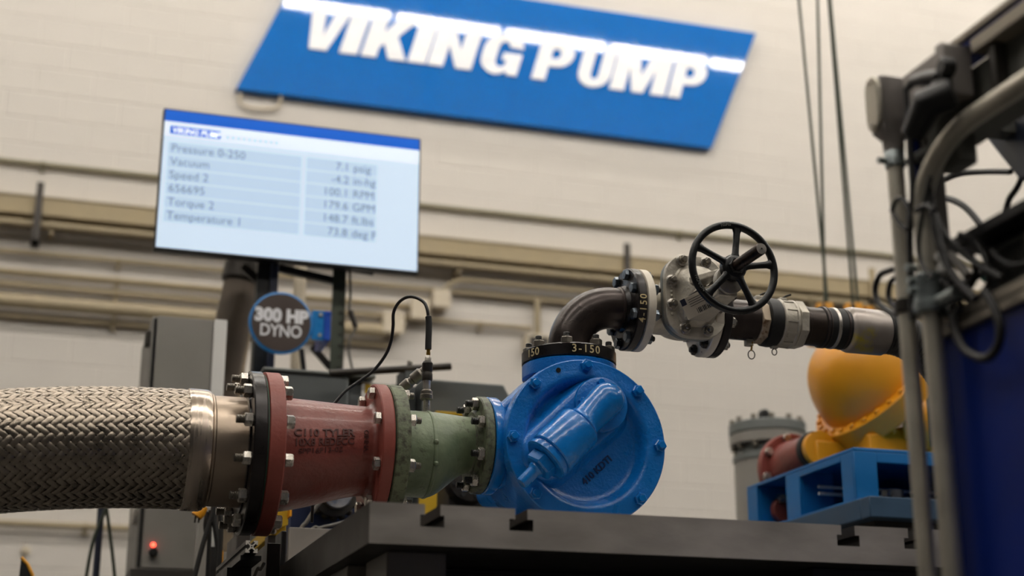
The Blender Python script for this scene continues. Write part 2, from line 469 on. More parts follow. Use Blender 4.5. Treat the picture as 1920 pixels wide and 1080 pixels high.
wall_pipe('wall_conduit', 3.79, 0.018, 'tan conduit running right from the middle junction box towards the elbow', x0=b2x.x, x1=aY(1000,616,10.9).x, Y=10.95, straps=[3.2])
wall_pipe('wall_pipe', 2.115, 0.022, 'low tan conduit below the braided hose', Y=10.94, x1=0.9, straps=[-0.6,0.4], cat='pipe')
jl = ['left and lowest of the three cream junction boxes beside the looped cable', 'middle one of the three cream junction boxes beside the looped cable', 'right and highest of the three cream junction boxes, under a bent conduit']
def jbox(p, w, h, lab):
    t = thing('junction_box', lab, 'junction box', (p.x,10.9,p.z-h/2), 'cream junction boxes')
    MB().box((p.x-w/2,10.86,p.z-h/2),(p.x+w/2,YW+0.001,p.z+h/2)).build('body', m_cream, t, 0.008)
    MB().box((p.x-w/2-0.006,10.85,p.z-h/2-0.006),(p.x+w/2+0.006,10.862,p.z+h/2+0.006)).build('cover', m_cream, t, 0.004)
    for s in (-1,1): MB().cyl((p.x+s*w*0.35,10.85,p.z+s*h*0.35),(p.x+s*w*0.35,10.845,p.z+s*h*0.35),0.006,n=8).build('screw', m_zinc, t)
jbox(b1x, 0.15, 0.15, jl[0]); jbox(b2x, 0.13, 0.15, jl[1]); jbox(b3x, 0.125, 0.13, jl[2])
# bent conduit into the right box, lying under the trunking
pz = 4.115
pts = [V(b3x.x,10.9,b3x.z+0.06)] + [V(b3x.x+0.2-0.2*math.cos(a),10.9,pz-0.2+0.2*math.sin(a)) for a in [i*PI/2/8 for i in range(9)]] + [V(XR,10.9,pz)]
pts = [p for p in pts if p.z >= b3x.z+0.05]
tag(MB().tube(pts, 0.019, 12).build('bent_conduit', m_tanpipe), 'tan conduit bending down into the right junction box', 'conduit')
# vertical conduit with small box
vx = aY(1009, 590, 10.9).x
t = thing('drop_conduit', 'short vertical tan conduit dropping to a small box left of the blue pump flange', 'conduit', (vx,10.92,3.6))
MB().cyl((vx,10.92,3.72),(vx,10.92,4.02),0.026,n=14).build('pipe', m_tanpipe, t)
MB().box((vx-0.1,10.88,3.60),(vx+0.1,YW+0.001,3.73)).build('box', m_cream, t, 0.006)
MB().box((vx-0.08,10.87,3.62),(vx-0.01,10.882,3.71)).build('cover_plate', m_darksteel, t, 0.003)
MB().box((vx+0.01,10.87,3.62),(vx+0.08,10.882,3.71)).build('cover_plate', m_darksteel, t, 0.003)
# small thin conduit hanging under sign
p0 = aY(526,176,10.95); p1 = aY(524,205,10.95)
tag(MB().tube(smooth_path([p0, V(p0.x,10.96,p1.z+0.06), V(p1.x-0.03,10.96,p1.z+0.01), V(p1.x-0.22,10.96,p1.z-0.01), V(p1.x-0.3,10.96,p1.z+0.02), V(p1.x-0.3,10.96,p1.z+0.1)],6), 0.012, 8).build('sign_cable', m_cream),
    'thin pale cable hanging from the bottom edge of the blue sign', 'cable')

# ---------------------------------------------------------------- wall sign
SB = aY(443,165,10.92); SBR = aY(1335,278,10.92); STR = aY(1418,62,10.92)
zb, zt = (SB.z+SBR.z)/2, STR.z
kx = (STR.x-SBR.x)/(zt-zb)
sg = thing('wall_sign', 'large blue slanted wall sign with bold white VIKING PUMP lettering', 'sign', (SB.x, YW-0.03, zb))
poly = [(SB.x,zb),(SBR.x,zb),(SBR.x+kx*(zt-zb),zt),(SB.x+kx*(zt-zb),zt)]
MB().prism(poly, YW-0.08, YW+0.001, lambda a,b,d: V(a,d,b)).build('panel', m_signblue, sg, 0.004)
# letters on a unit-height grid
LET = {
 'V': (0.86, [[(0,1),(0.31,1),(0.42,0.36),(0.55,1),(0.86,1),(0.60,0),(0.22,0)]]),
 'I': (0.34, [[(0,0),(0,1),(0.32,1),(0.32,0)]]),
 'K': (0.90, [[(0,0),(0,1),(0.31,1),(0.31,0.64),(0.52,1),(0.88,1),(0.60,0.56),(0.90,0),(0.55,0),(0.38,0.36),(0.31,0.25),(0.31,0)]]),
 'N': (0.84, [[(0,0),(0,1),(0.31,1),(0.54,0.46),(0.54,1),(0.84,1),(0.84,0),(0.54,0),(0.30,0.54),(0.30,0)]]),
 'G': (0.86, [arc(0.43,0.62,0.43,0.40,8,180,12)+arc(0.43,0.40,0.43,0.42,180,265,8)+[(0.52,0.02),(0.60,0.10),(0.64,0.0),(0.86,0.0),(0.86,0.54),(0.45,0.54),(0.45,0.36),(0.56,0.36)]+arc(0.44,0.34,0.12,0.16,-20,-180,8)+arc(0.44,0.66,0.12,0.16,180,10,8)]),
 'P': (0.82, [[(0,0),(0,1),(0.46,1)]+arc(0.48,0.68,0.34,0.32,90,-90,12)+[(0.31,0.36),(0.31,0)], [(0.31,0.80),(0.31,0.56),(0.40,0.56)]+arc(0.42,0.68,0.10,0.12,-90,90,6)+[(0.40,0.80)]]),
 'U': (0.84, [[(0,1),(0.32,1),(0.32,0.34)]+arc(0.42,0.32,0.10,0.13,180,360,8)+[(0.52,1),(0.84,1),(0.84,0.36)]+arc(0.42,0.34,0.42,0.36,0,-180,12)]),
 'M': (1.10, [[(0,0),(0,1),(0.42,1),(0.55,0.45),(0.68,1),(1.10,1),(1.10,0),(0.81,0),(0.81,0.62),(0.66,0),(0.44,0),(0.29,0.62),(0.29,0)]]),
}
# letter foot left, right in photo pixels along the baseline
feet = [('V',559,634),('I',635,669),('K',675,760),('I',763,797),('N',800,882),('G',893,967),('P',995,1062),('U',1077,1138),('M',1141,1245),('P',1250,1312)]
base_z = aY(569,90.3,10.92).z
top_z = aY(1020,75,10.92).z
hz = top_z - base_z
for ch, xa, xb in feet:
    w, spl = LET[ch]
    y_of = lambda x: 90.3+0.136*(x-569)
    X0 = aY(xa, y_of(xa), 10.92).x; X1 = aY(xb, y_of(xb), 10.92).x
    if ch in 'PUGV': pass
    sc = (X1-X0)/w
    if ch == 'I': sc = (X1-X0)/0.32
    g, f = shape_geo([[(a*sc + kx*0.68*b*hz, b*hz) for a, b in s_] for s_ in spl], 0.006)
    me = MB().add([V(X0+p.x, YW-0.086-p.z, base_z+p.y) for p in g], f).build('letter', m_signwhite, sg, angle=20)

# ---------------------------------------------------------------- screen on stand
YT = 6.3
TL = V(0.414, YT, 3.262); BR = V(1.556, YT, 2.618)
tv = thing('display_screen', 'large flat display screen listing pressure, speed and torque readings', 'screen', (0.985, YT+0.03, 2.618))
MB().box((TL.x,YT,BR.z),(BR.x,YT+0.05,TL.z)).build('casing', m_black, tv, 0.006)
gx0, gx1, gz0, gz1 = TL.x+0.008, BR.x-0.008, BR.z+0.012, TL.z-0.008
MB().box((gx0,YT-0.002,gz0),(gx1,YT+0.002,gz1)).build('display', m_screen, tv)
W_, H_ = gx1-gx0, gz1-gz0
def spl(u0, u1, v0, v1, name, m, dy):
    MB().box((gx0+u0*W_,YT-0.0022-dy,gz1-v1*H_),(gx0+u1*W_,YT-0.002,gz1-v0*H_)).build(name, m, tv)
spl(0,1,0,0.085,'header_bar',m_screenhead,0.0004)
spl(0,1,0.085,0.19,'subheader_bar',m_screenhead2,0.0004)
for k in range(6):
    v = 0.235+k*0.098
    spl(0.02,0.53,v,v+0.088,'table_row',m_screenrow,0.0004)
    spl(0.55,0.83,v,v+0.088,'table_row',m_screenrow,0.0004)
def stext(body, u, v, size, m, align='LEFT', off=0.0, name='screen_text', shear=0.0):
    g, f = text_geo(body, size, off, 0.0, align)
    MB().add([V(gx0+u*W_+p.x+shear*p.y, YT-0.0036, gz1-v*H_+p.y) for p in g], f).build(name, m, tv)
spl(0.022,0.215,0.115,0.175,'logo_panel',m_screenhead,0.0008)
stext('VIKING PUMP', 0.03, 0.165, 0.034, m_screenwhite, off=0.001, shear=0.2, name='logo_text')
for k in range(10): spl(0.235+k*0.021,0.235+k*0.021+0.011,0.142,0.168,'title_glyph',m_screenrow,0.0006)
rows = [('Pressure 0-250','7.1','psig'),('Vacuum','-4.2','in-hg'),('Speed 2','100.1','RPM'),('656695','179.6','GPM'),('Torque 2','148.7','ft.lbs'),('Temperature 1','73.8','deg F')]
for k, (a, b, c) in enumerate(rows):
    v = 0.305+k*0.098
    stext(a, 0.03, v, 0.052, m_screentext)
    stext(b, 0.72, v, 0.052, m_screentext, 'RIGHT')
    stext(c, 0.735, v, 0.052, m_screentext)
MB().box((0.75,YT+0.05,2.75),(1.2,YT+0.09,3.1)).build('mount_plate', m_darksteel, tv, 0.005)

# stand: navy channel post, olive angle post, cross bars, brace
st = thing('screen_stand', 'dark steel stand with two posts holding the display screen', 'stand', (0.9, 6.5, 0))
pL = aY(466,600,6.42); pR = aY(634,600,6.42)
pA, pB, pC = aY(478,600,6.40).x, aY(503,600,6.40).x, aY(518,600,6.40).x
MB().box((pA,6.40,0),(pB,6.48,3.0)).build('post', m_black, st, 0.004)
MB().box((pB+0.001,6.39,0),(pC,6.44,3.0)).build('post_flange', m_navysteel, st, 0.004)
b = MB(); b.box((pR.x-0.03,6.42,0),(pR.x+0.03,6.428,3.0)); b.box((pR.x+0.022,6.42,0),(pR.x+0.03,6.48,3.0)); b.build('post', m_oliveSteel, st, 0.002)
for i in range(16): MB().cyl((pR.x+0.012,6.419,1.95+i*0.05),(pR.x+0.012,6.412,1.95+i*0.05),0.006,n=8).build('rivet', m_darksteel, st)
def barp(a, b_, w, name, m, par):
    MB().tube([a, b_], w, 4).build(name, m, par, angle=20)
barp(aY(520,503,6.44), aY(628,527,6.44), 0.022, 'crossbar', m_black, st)
barp(aY(455,500,6.44), aY(505,545,6.44), 0.022, 'brace', m_darksteel, st)
barp(aY(585,650,6.46), aY(620,690,6.46), 0.02, 'brace', m_darksteel, st)
barp(aY(565,655,6.46), aY(570,700,6.46), 0.014, 'brace', m_black, st)
barp(aY(600,496,6.4), aY(700,512,6.4), 0.014, 'tray', m_black, st)
# exhaust pipe leaning behind
a0 = aY(461,500,7.0); a1 = aY(415,700,7.0)
ex = thing('exhaust_hose', 'thick brown leaning exhaust hose beside the dark screen post', 'hose', (a1.x, 7.0, 0))
MB().tube([a0, a1, V(a1.x-0.16,7.0,0.0)], 0.085, 20).build('hose_body', mat('brown_hose',(92,80,68),0.6,var=0.15), ex)
MB().lathe([(0.075,-0.1),(0.1,-0.08),(0.1,0.0),(0.06,0.05)], a0, a0-a1, 20).build('hose_cuff', m_darksteel, ex, 0.003)
a0 = aY(450,590,7.35); a1 = aY(436,690,7.35)
tag(MB().tube([a0, a0.lerp(a1,0.5)+V(0.01,0,0), a1, V(a1.x-0.02,7.35,0)], [0.04,0.055,0.06,0.06], 14).build('vent_sleeve', mat('tan_sleeve',(140,124,102),0.7,var=0.25,vscale=12)), 'stained tan vent sleeve hanging behind the round sign', 'sleeve')
# beige column pipe behind the round sign
a0 = aY(563,520,7.2); 
tag(MB().cyl((a0.x,7.2,0),(a0.x,7.2,aY(563,495,7.2).z),0.03,n=14).build('stand_pipe', m_cream), 'pale vertical pipe seen between the screen posts', 'pipe')

# round sign
cS = aY(527,605,6.2); rS = 60.0/FPX*(cS-CAM).dot(FW)*1.0
ds = thing('round_sign', 'round dark sign with blue rim reading 300 HP DYNO', 'sign', (cS.x,6.2,cS.z-rS))
MB().lathe([(rS*0.97,0),(rS,0.002),(rS,0.018),(rS*0.97,0.02)], (cS.x,6.22,cS.z), (0,-1,0), 48).build('rim', m_dynoblue, ds)
MB().lathe([(rS*0.93,0),(rS*0.93,0.003)], (cS.x,6.2005,cS.z), (0,-1,0), 48).build('face', m_dynoface, ds)
for body, sz, dz, off in (('300 HP',0.075,0.004,0.0046),('DYNO',0.072,-0.060,0.0012)):
    g, f = text_geo(body, sz, off, 0.001, 'CENTER', 1.0 if body != 'DYNO' else 0.95)
    MB().add([V(cS.x+p.x*(0.98 if body != 'DYNO' else 0.86), 6.196-p.z, cS.z+dz+p.y) for p in g], f).build('lettering', m_signwhite, ds)
p0 = aY(585,582,6.22); p1 = aY(618,640,6.22)
MB().box((p0.x,6.21,p1.z),(p1.x,6.23,p0.z)).build('bracket', m_dynoblue, ds, 0.002)
MB().box((p1.x-0.03,6.205,p1.z),(p1.x,6.4,p0.z)).build('bracket_flange', mat('bracket_blue',(16,70,170),0.35), ds, 0.002)
for zz in (p0.z-0.02, p1.z+0.02): MB().cyl((p1.x-0.045,6.212,zz),(p1.x-0.045,6.202,zz),0.008,n=8).build('screw', m_zinc, ds)
# hanging cord right of the stand
pts = [aY(x,y,6.41) for x,y in ((655,503),(657,545),(655,585),(662,602),(668,612),(655,640),(655,665),(662,700),(662,730))]
tag(MB().tube(smooth_path(pts,5), 0.006, 8).build('hanging_cord', m_greycable), 'thin grey cord with inline plug hanging right of the olive post', 'cord')
MB().tube([aY(657,583,6.40),aY(667,612,6.40)], 0.013, 8).build('cord_plug', m_darksteel, bpy.data.objects['hanging_cord'])

# ---------------------------------------------------------------- grey cabinet
YC = 6.0
cl, cr = aY(288,720,YC).x, aY(394,720,YC).x
ztop, zbot = aY(340,593,YC).z, aY(300,1068,YC).z
cb = thing('electrical_cabinet', 'tall grey electrical cabinet with red indicator light behind the braided hose', 'cabinet', ((cl+cr)/2,YC+0.2,0))
MB().box((cl-0.02,YC+0.03,zbot),(cr,YC+0.55,ztop)).build('body', m_cabside, cb, 0.006)
MB().box((cl,YC,zbot+0.005),(cr,YC+0.028,ztop-0.004)).build('door', m_cabinet, cb, 0.004)
MB().box((cl-0.012,YC+0.022,zbot+0.01),(cl-0.003,YC+0.034,ztop-0.01)).build('door_gasket', m_black, cb)
MB().box((cr+0.002,YC-0.01,zbot-0.3),(cr+0.052,YC+0.03,ztop-0.003)).build('edge_strip', m_white, cb, 0.004)
pl = aY(287,1022,YC); MB().sphere((pl.x,YC-0.006,pl.z),0.009,14,8).build('indicator_light', m_led, cb)
pk = aY(287,1036,YC); MB().lathe([(0.016,0),(0.016,0.02),(0.012,0.024)], (pk.x,YC,pk.z), (0,-1,0), 18).build('knob', m_black, cb)
for yy in (650, 978): 
    q_ = aY(272,yy,YC+0.2); MB().box((cl-0.04,YC+0.06,q_.z-0.03),(cl-0.018,YC+0.1,q_.z+0.03)).build('hinge', m_darksteel if yy == 650 else m_zinc, cb, 0.004)
MB().box((cl-0.04,YC-0.02,zbot-0.55),(cr+0.06,YC+0.55,zbot)).build('plinth', m_tableside, cb, 0.004)
MB().box((cl-0.04,YC+0.02,0),(cr+0.06,YC+0.5,zbot-0.55)).build('base', m_tableside, cb)

# ---------------------------------------------------------------- grey dynamometer housing
YD = 5.6
x0 = aY(497,720,YD).x; x1 = aY(832,740,YD).x; x2 = aY(958,760,YD).x
zt1 = aY(600,702,YD).z; 
dy = thing('dynamometer', 'dark grey boxy dynamometer housing behind the red and green reducers', 'machine', ((x0+x2)/2,YD+0.4,0))
MB().box((x0,YD,0.5),(aY(655,720,YD).x,YD+0.7,zt1)).build('housing', m_dyno, dy, 0.01)
xm = aY(655,720,YD).x
MB().box((xm+0.002,YD+0.03,0.5),(x1-0.1,YD+0.7,zt1-0.01)).build('side_housing', m_dyno, dy, 0.01)
zt2 = aY(880,722,YD).z
poly = [(x1-0.098,0.5),(x2+0.03,0.5),(x2+0.03,zt2-0.14),(aY(938,722,YD).x,zt2),(x1-0.098,zt2)]
MB().prism(poly, YD-0.05, YD+0.7, lambda a,b,d: V(a,d,b)).build('end_housing', m_dyno, dy, 0.008)
MB().box((x1+0.02,YD+0.05,zt2),(x2-0.02,YD+0.4,zt2+0.02)).build('end_cover', m_black, dy, 0.006)
MB().box((x0-0.01,YD-0.01,zt1),(xm+0.1,YD+0.7,zt1+0.012)).build('lid', mat('dyno_lid',(120,124,122),0.4), dy, 0.004)
q0 = aY(681,713,YD); q1 = aY(745,738,YD)
MB().box((q0.x,YD+0.022,q1.z-0.04),(q1.x,YD+0.03,q0.z)).build('warning_label', m_white, dy)
for i in range(4):
    xa = q0.x+0.012+i*(q1.x-q0.x-0.02)/4; ww = (q1.x-q0.x)/4*0.7
    MB().box((xa,YD+0.0205,q0.z-0.045),(xa+ww,YD+0.022,q0.z-0.008)).build('warning_panel', m_yellow2 if i % 2 == 0 else m_label, dy)
# bar on top
a0, a1 = aY(618,700,5.5), aY(845,687,5.5)
hb = thing('handle_bar', 'dark steel handle bar lying above the dynamometer housing', 'bar', (a0.x,5.5,zt1))
MB().tube([a0, a1], 0.014, 12).build('bar', m_darksteel, hb)
q_ = aY(768,692,5.5); MB().box((q_.x-0.02,5.49,zt1-0.02),(q_.x+0.02,5.63,q_.z+0.005)).build('support', m_dyno, hb, 0.003)
MB().cyl((q_.x,5.5,q_.z+0.005),(q_.x,5.5,q_.z+0.03),0.01,n=10).build('pin', m_zinc, hb)

# shaft coupling and guard pieces seen under the reducers
cc = aY(632,925,5.0)
sc_ = thing('shaft_coupling', 'metal shaft coupling disc with dark toothed ring under the red reducer', 'coupling', (cc.x,5.0,0.3))
MB().lathe([(0.045,-0.02),(0.052,0.0),(0.0485,0.012)], cc, (0,-1,0), 28).build('hub_disc', m_zinc, sc_)
MB().lathe([(0.052,0.03),(0.072,0.03),(0.075,0.05),(0.072,0.09),(0.052,0.09)], cc, (0,1,0), 28).build('ring', m_darksteel, sc_)
for i in range(16):
    a = 2*PI*i/16; p = cc+V(math.cos(a)*0.074,0.05,math.sin(a)*0.074)
    MB().sphere(p, 0.012, 8, 6).build('tooth', m_darksteel, sc_)
MB().cyl(cc+V(0,0.05,0), cc+V(0,0.5,0), 0.03, n=14).build('shaft', m_darksteel, sc_)
MB().box((cc.x-0.14,5.12,0),(cc.x+0.2,5.4,cc.z-0.02)).build('bearing_block', mat('dark_navy',(8,24,60),0.5), sc_, 0.01)
# yellow guards
g0 = aY(512,962,4.6); g1 = aY(538,962,4.6); 
yg = thing('yellow_guard', 'yellow bent sheet guard below the large red flange', 'guard', (g0.x,4.6,0))
pz0, pz1 = aY(525,955,4.6).z, aY(525,1015,4.6).z
poly = [(g1.x-0.06,pz1+0.02),(g1.x-0.03,pz1+0.035),(g1.x+0.005,pz1+0.05),(g1.x+0.005,pz0+0.05),(g1.x-0.06,pz0+0.05)]
MB().box((g1.x-0.04,4.615,pz1+0.02),(g1.x+0.002,5.7,pz1+0.06)).build('rail', m_yellow2, yg, 0.003)
MB().prism(poly, 4.6, 4.61, lambda a,b,d: V(a,d,b)).build('sheet', m_yellow2, yg, 0.002)
MB().box((g1.x+0.002,4.56,pz1+0.07),(g1.x+0.008,4.61,pz0+0.05)).build('lip', m_yellow, yg)
for (px,py) in ((514,997),(520,990)):
    q_ = aY(px,py,4.6); MB().cyl((q_.x,4.602,q_.z),(q_.x,4.592,q_.z),0.006,n=10).build('screw', m_zinc, yg)
MB().box((g1.x-0.05,4.62,0),(g1.x-0.01,4.68,pz1+0.02)).build('leg', m_tableside, yg)
g0 = aY(818,770,5.3); g1 = aY(868,785,5.3); gb = aY(810,960,5.3)
yg = thing('yellow_guard', 'yellow box guard showing above and below the green reducer', 'guard', (g0.x,5.3,0))
b = MB(); b.box((g0.x,5.3,gb.z-0.1),(g0.x+0.012,5.5,g0.z)); b.box((g0.x+0.012,5.3,g0.z-0.012),(g1.x+0.05,5.5,g0.z)); b.build('frame', m_yellow2, yg, 0.002)
MB().box((aY(800,930,5.3).x-0.03,5.285,gb.z-0.1),(aY(826,930,5.3).x,5.3,aY(820,905,5.3).z)).build('front_sheet', m_yellow2, yg, 0.002)
MB().box((g0.x,5.4,0),(g0.x+0.06,5.5,gb.z-0.1)).build('leg', m_tableside, yg)
# dark disc under green reducer
dc = aY(880,900,5.0)
bd = thing('bearing_flange', 'dull metal bearing flange seen under the green reducer', 'flange', (dc.x,5.0,0.4))
MB().lathe([(0.03,-0.03),(0.075,-0.02),(0.08,0.0),(0.08,0.04)], dc, (0,1,0), 28).build('disc', m_darksteel, bd)
for i in range(8):
    a = 2*PI*i/8+0.3; MB().cyl(dc+V(math.cos(a)*0.062,-0.03,math.sin(a)*0.062), dc+V(math.cos(a)*0.062,0,math.sin(a)*0.062),0.008,n=6).build('bolt', m_black, bd)
MB().box((dc.x-0.06,5.04,0),(dc.x+0.06,5.2,dc.z)).build('pedestal', m_tableside, bd)

# ================================================================ pump line
YA = 3.814                     # plane of the pipe axis
def axL(px): return aY(px, 850+0.062*(px-483), YA).x
ZT = aY(693,940,3.0).z         # bed plate top
ZH = 1.295                     # large flange axis
Z8 = aY(722,725,YA).z - 0.1715 # eight inch joint axis
Z5 = aY(912,747,YA).z - 0.127  # pump inlet axis

# ---------------------------------------------------------------- braided hose
xf = axL(350)                  # braid / ferrule
RB = 0.1455
hz_ = thing('braided_hose', 'thick braided stainless steel hose with black bolted flange', 'hose', (xf, YA, ZH-RB))
def hc(x):
    d = max(0.0, xf-x); return V(x, YA, ZH-0.16*d*d)
def hfr(x):
    d = max(0.0, xf-x); tg = V(1,0,0.32*d).normalized(); n = V(-tg.z,0,tg.x); return n
HL = 1.05
x_end = xf-HL
b = MB(); rs = []
for i in range(25):
    x = x_end+HL*i/24; c = hc(x); n = hfr(x)
    rs.append([c+(V(0,1,0)*math.cos(2*PI*k/48)+n*math.sin(2*PI*k/48))*(RB-0.006) for k in range(48)])
b.rings(rs).build('core_tube', m_braiddark, hz_)
NB, KAP, HB, WD = 42, 6.6, 0.0016, 0.0064
def strand(i, sgn):
    b = MB(); rs = []; ns = 290
    for k in range(ns+1):
        x = x_end+HL*k/ns
        ph = 2*PI*i/NB + sgn*KAP*(x-x_end)
        fade = min(1.0, (xf-x)/0.02)
        row = []
        for w, dd in ((-1.0,-0.0006),(-0.72,0.0),(0.0,0.0003),(0.72,0.0),(1.0,-0.0006)):
            pp = ph + w*WD/RB*0.72
            xx = x - sgn*w*WD*0.69
            s_ = i + (pp+sgn*KAP*(xx-x_end))*NB/(2*PI)
            h = sgn*HB*max(-1, min(1, 1.5*math.cos(2*PI*(s_-0.5)/4)))
            n = hfr(xx)
            row.append(hc(xx)+(V(0,1,0)*math.cos(pp)+n*math.sin(pp))*(RB+h*fade+dd))
        rs.append(row)
    b.rings(rs, False, False, closed=False)
    return b
for i in range(NB):
    strand(i, 1).build('wire_strand', m_braid, hz_, angle=70)
    strand(i, -1).build('wire_strand', m_braid, hz_, angle=70)
x1, x2 = axL(388), axL(452)
MB().lathe([(RB-0.004,-0.008),(RB+0.003,-0.008),(RB+0.0045,-0.004),(RB+0.0045,x1-xf-0.012),(RB+0.001,x1-xf-0.004),(RB-0.012,x1-xf)], (xf,YA,ZH), (1,0,0), 64).build('ferrule', m_stainless, hz_, angle=30)
MB().lathe([(0.1375,-0.003),(0.140,0.0),(0.140,0.004),(0.1365,0.007)], (x1,YA,ZH), (1,0,0), 64).build('weld_bead', m_neck, hz_)
MB().lathe([(0.1365,0),(0.1365,x2-x1-0.02),(0.1375,x2-x1+0.02)], (x1,YA,ZH), (1,0,0), 64).build('neck', m_neck, hz_)
xb0, xb1 = axL(454), axL(479)
MB().lathe([(0.14,-0.004),(0.155,-0.004),(0.155,0.0),(0.199,0.0),(0.203,0.003),(0.203,xb1-xb0-0.003),(0.200,xb1-xb0)], (xb0,YA,ZH), (1,0,0), 72).build('flange', m_blacksteel, hz_, angle=30)
MB().lathe([(0.203*0.97,0),(0.203*0.97,0.004)], (xb1,YA,ZH), (1,0,0), 64).build('gasket', m_gasket, hz_)

# ---------------------------------------------------------------- red reducer
rL0, rL1, rR0, rR1 = xb1+0.004, axL(512), axL(690), axL(713)
rd = thing('red_reducer', 'red oxide cast iron eccentric reducer with C110 TYLER lettering', 'pipe reducer', ((rL0+rR1)/2, YA, ZH-0.203))
MB().lathe([(0.199,0),(0.203,0.002),(0.203,rL1-rL0-0.003),(0.200,rL1-rL0),(0.13,rL1-rL0)], (rL0,YA,ZH), (1,0,0), 72).build('large_flange', m_redflat, rd, angle=30)
MB().lathe([(0.10,0),(0.168,0),(0.1715,0.003),(0.1715,rR1-rR0-0.003),(0.168,rR1-rR0)], (rR0,YA,Z8), (1,0,0), 72).build('small_flange', m_redflat, rd, angle=30)
def sstep(t): t = max(0,min(1,t)); return t*t*(3-2*t)
def red_cs(x):
    t = (x-rL1)/(rR0-rL1); s = 0.35*t+0.65*sstep(t)
    r = 0.1435+(0.1125-0.1435)*s; c = ZH+(Z8-ZH)*s
    e = min(x-rL1, rR0-x); f = 0.014
    if e < f: r += f-math.sqrt(max(0, f*f-(f-e)**2))
    return c, r
b = MB(); rs = []
for i in range(41):
    t = i/40; t = 0.5-0.5*math.cos(PI*t)
    x = rL1+(rR0-rL1)*t; c, r = red_cs(x)
    rs.append([V(x, YA+r*math.cos(2*PI*k/72), c+r*math.sin(2*PI*k/72)) for k in range(72)])
b.rings(rs).build('body', m_red, rd)
def red_text(body, x_left, ang, size, off, ext, name='raised_lettering', rot=False, spacing=1.0, wide=1.0):
    g, f = text_geo(body, size, off, ext, 'LEFT', spacing); out = []
    for p in g:
        px_, py_ = (p.x*wide, p.y) if not rot else (-p.y, p.x*wide)
        x = x_left+px_; c, r = red_cs(x)
        a = math.radians(ang) - py_/r        # measured from -Y (front), up positive
        rr = r+p.z-0.0005
        out.append(V(x, YA-rr*math.cos(a), c-rr*math.sin(a)))
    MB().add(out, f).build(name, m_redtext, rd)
tx = axL(551)
def ang_of(px, py):
    # angle on the red body whose image falls on the pixel
    best = None
    for k in range(-80, 81):
        a = math.radians(k*1.0); x = axL(px)
        for _ in range(2):
            c, r = red_cs(x); P = V(x, YA-r*math.cos(a), c-r*math.sin(a)); qx, qy, _z = proj(P); x += (px-qx)/FPX*_z
        e = abs(qy-py)
        if best is None or e < best[0]: best = (e, k*1.0, x)
    return best[1], best[2]
a1_, x1_ = ang_of(551, 817); a2_, x2_ = ang_of(551, 835); a3_, x3_ = ang_of(559, 851); a4_, x4_ = ang_of(683, 846)
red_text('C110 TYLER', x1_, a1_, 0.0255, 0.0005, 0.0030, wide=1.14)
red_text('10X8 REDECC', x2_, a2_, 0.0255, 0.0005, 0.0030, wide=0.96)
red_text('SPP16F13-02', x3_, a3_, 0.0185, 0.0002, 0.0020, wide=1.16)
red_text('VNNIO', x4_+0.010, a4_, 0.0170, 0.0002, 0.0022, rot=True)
flange_bolts(rd, (0,YA,ZH), (1,0,0), 0.181, 12, PI/12, xb0, rL1, 0.0105, 0.0175, 0.0215, m_zincdark, m_zinc, 'nut', 'head', 0.020, 0.0)

# ---------------------------------------------------------------- green reducer
gL0, gL1, gR0, gR1 = rR1+0.003, axL(742), axL(887), axL(903)
gr = thing('green_reducer', 'worn green painted eccentric reducer between red reducer and blue pump', 'pipe reducer', ((gL0+gR1)/2, YA, Z8-0.1715))
MB().lathe([(0.162,-0.003),(0.162,0.0)], (gL0,YA,Z8), (1,0,0), 64).build('gasket', m_gasket, gr)
MB().lathe([(0.168,0),(0.1715,0.003),(0.1715,gL1-gL0-0.003),(0.168,gL1-gL0),(0.135,gL1-gL0),(0.118,gL1-gL0+0.012)], (gL0,YA,Z8), (1,0,0), 72).build('large_flange', m_greenrim, gr, angle=30)
MB().lathe([(0.085,-0.01),(0.095,0),(0.124,0),(0.127,0.003),(0.127,gR1-gR0-0.002),(0.125,gR1-gR0)], (gR0,YA,Z5), (1,0,0), 64).build('small_flange', m_greenrim, gr, angle=30)
xs_ = axL(797)
def green_cs(x):
    t = (x-xs_)/(gR0-0.004-xs_); s = sstep(min(1,max(0,t*1.02)))
    r = 0.1105+(0.072-0.1105)*s; return Z8+(Z5-Z8)*s, r
b = MB(); rs = []
for i in range(37):
    x = gL1+(gR0-gL1)*i/36; c, r = green_cs(x)
    rs.append([V(x, YA+r*math.cos(2*PI*k/72), c+r*math.sin(2*PI*k/72)) for k in range(72)])
b.rings(rs).build('body', m_green, gr)
b = MB(); nb = 90; rs = []
for k in range(nb):
    pass
MB().lathe([(0.109,-0.006),(0.1122,-0.004),(0.1135,0.0),(0.1122,0.004),(0.109,0.006)], (xs_,YA,Z8), (1,0,0), 72).build('weld_seam', m_green, gr)
MB().lathe([(0.073,-0.012),(0.079,-0.006),(0.083,0.0)], (gR0-0.001,YA,Z5), (1,0,0), 64).build('neck_weld', m_greenrim, gr)
a_ = math.radians(12)
for (dx, an) in ((0.0, 6), (0.002, -22)):
    p = V(xs_+dx, YA-0.113*math.cos(math.radians(an)), Z8+0.113*math.sin(math.radians(an)))
    MB().sphere(p, 0.007, 12, 8).build('plug', m_green, gr)
flange_bolts(gr, (0,YA,Z8), (1,0,0), 0.149, 8, PI/8, rR0, gL1, 0.0092, 0.0165, 0.0165, m_zincdark, m_zinc, 'head', 'nut', 0.0, 0.014)

# ---------------------------------------------------------------- blue pump
YC0 = 3.66
CC = aY(1100.5, 828, YC0)
RC = 0.2165
pu = thing('blue_pump', 'bright blue cast rotary pump with round bolted cover and relief valve', 'pump', (CC.x, YA, ZT))
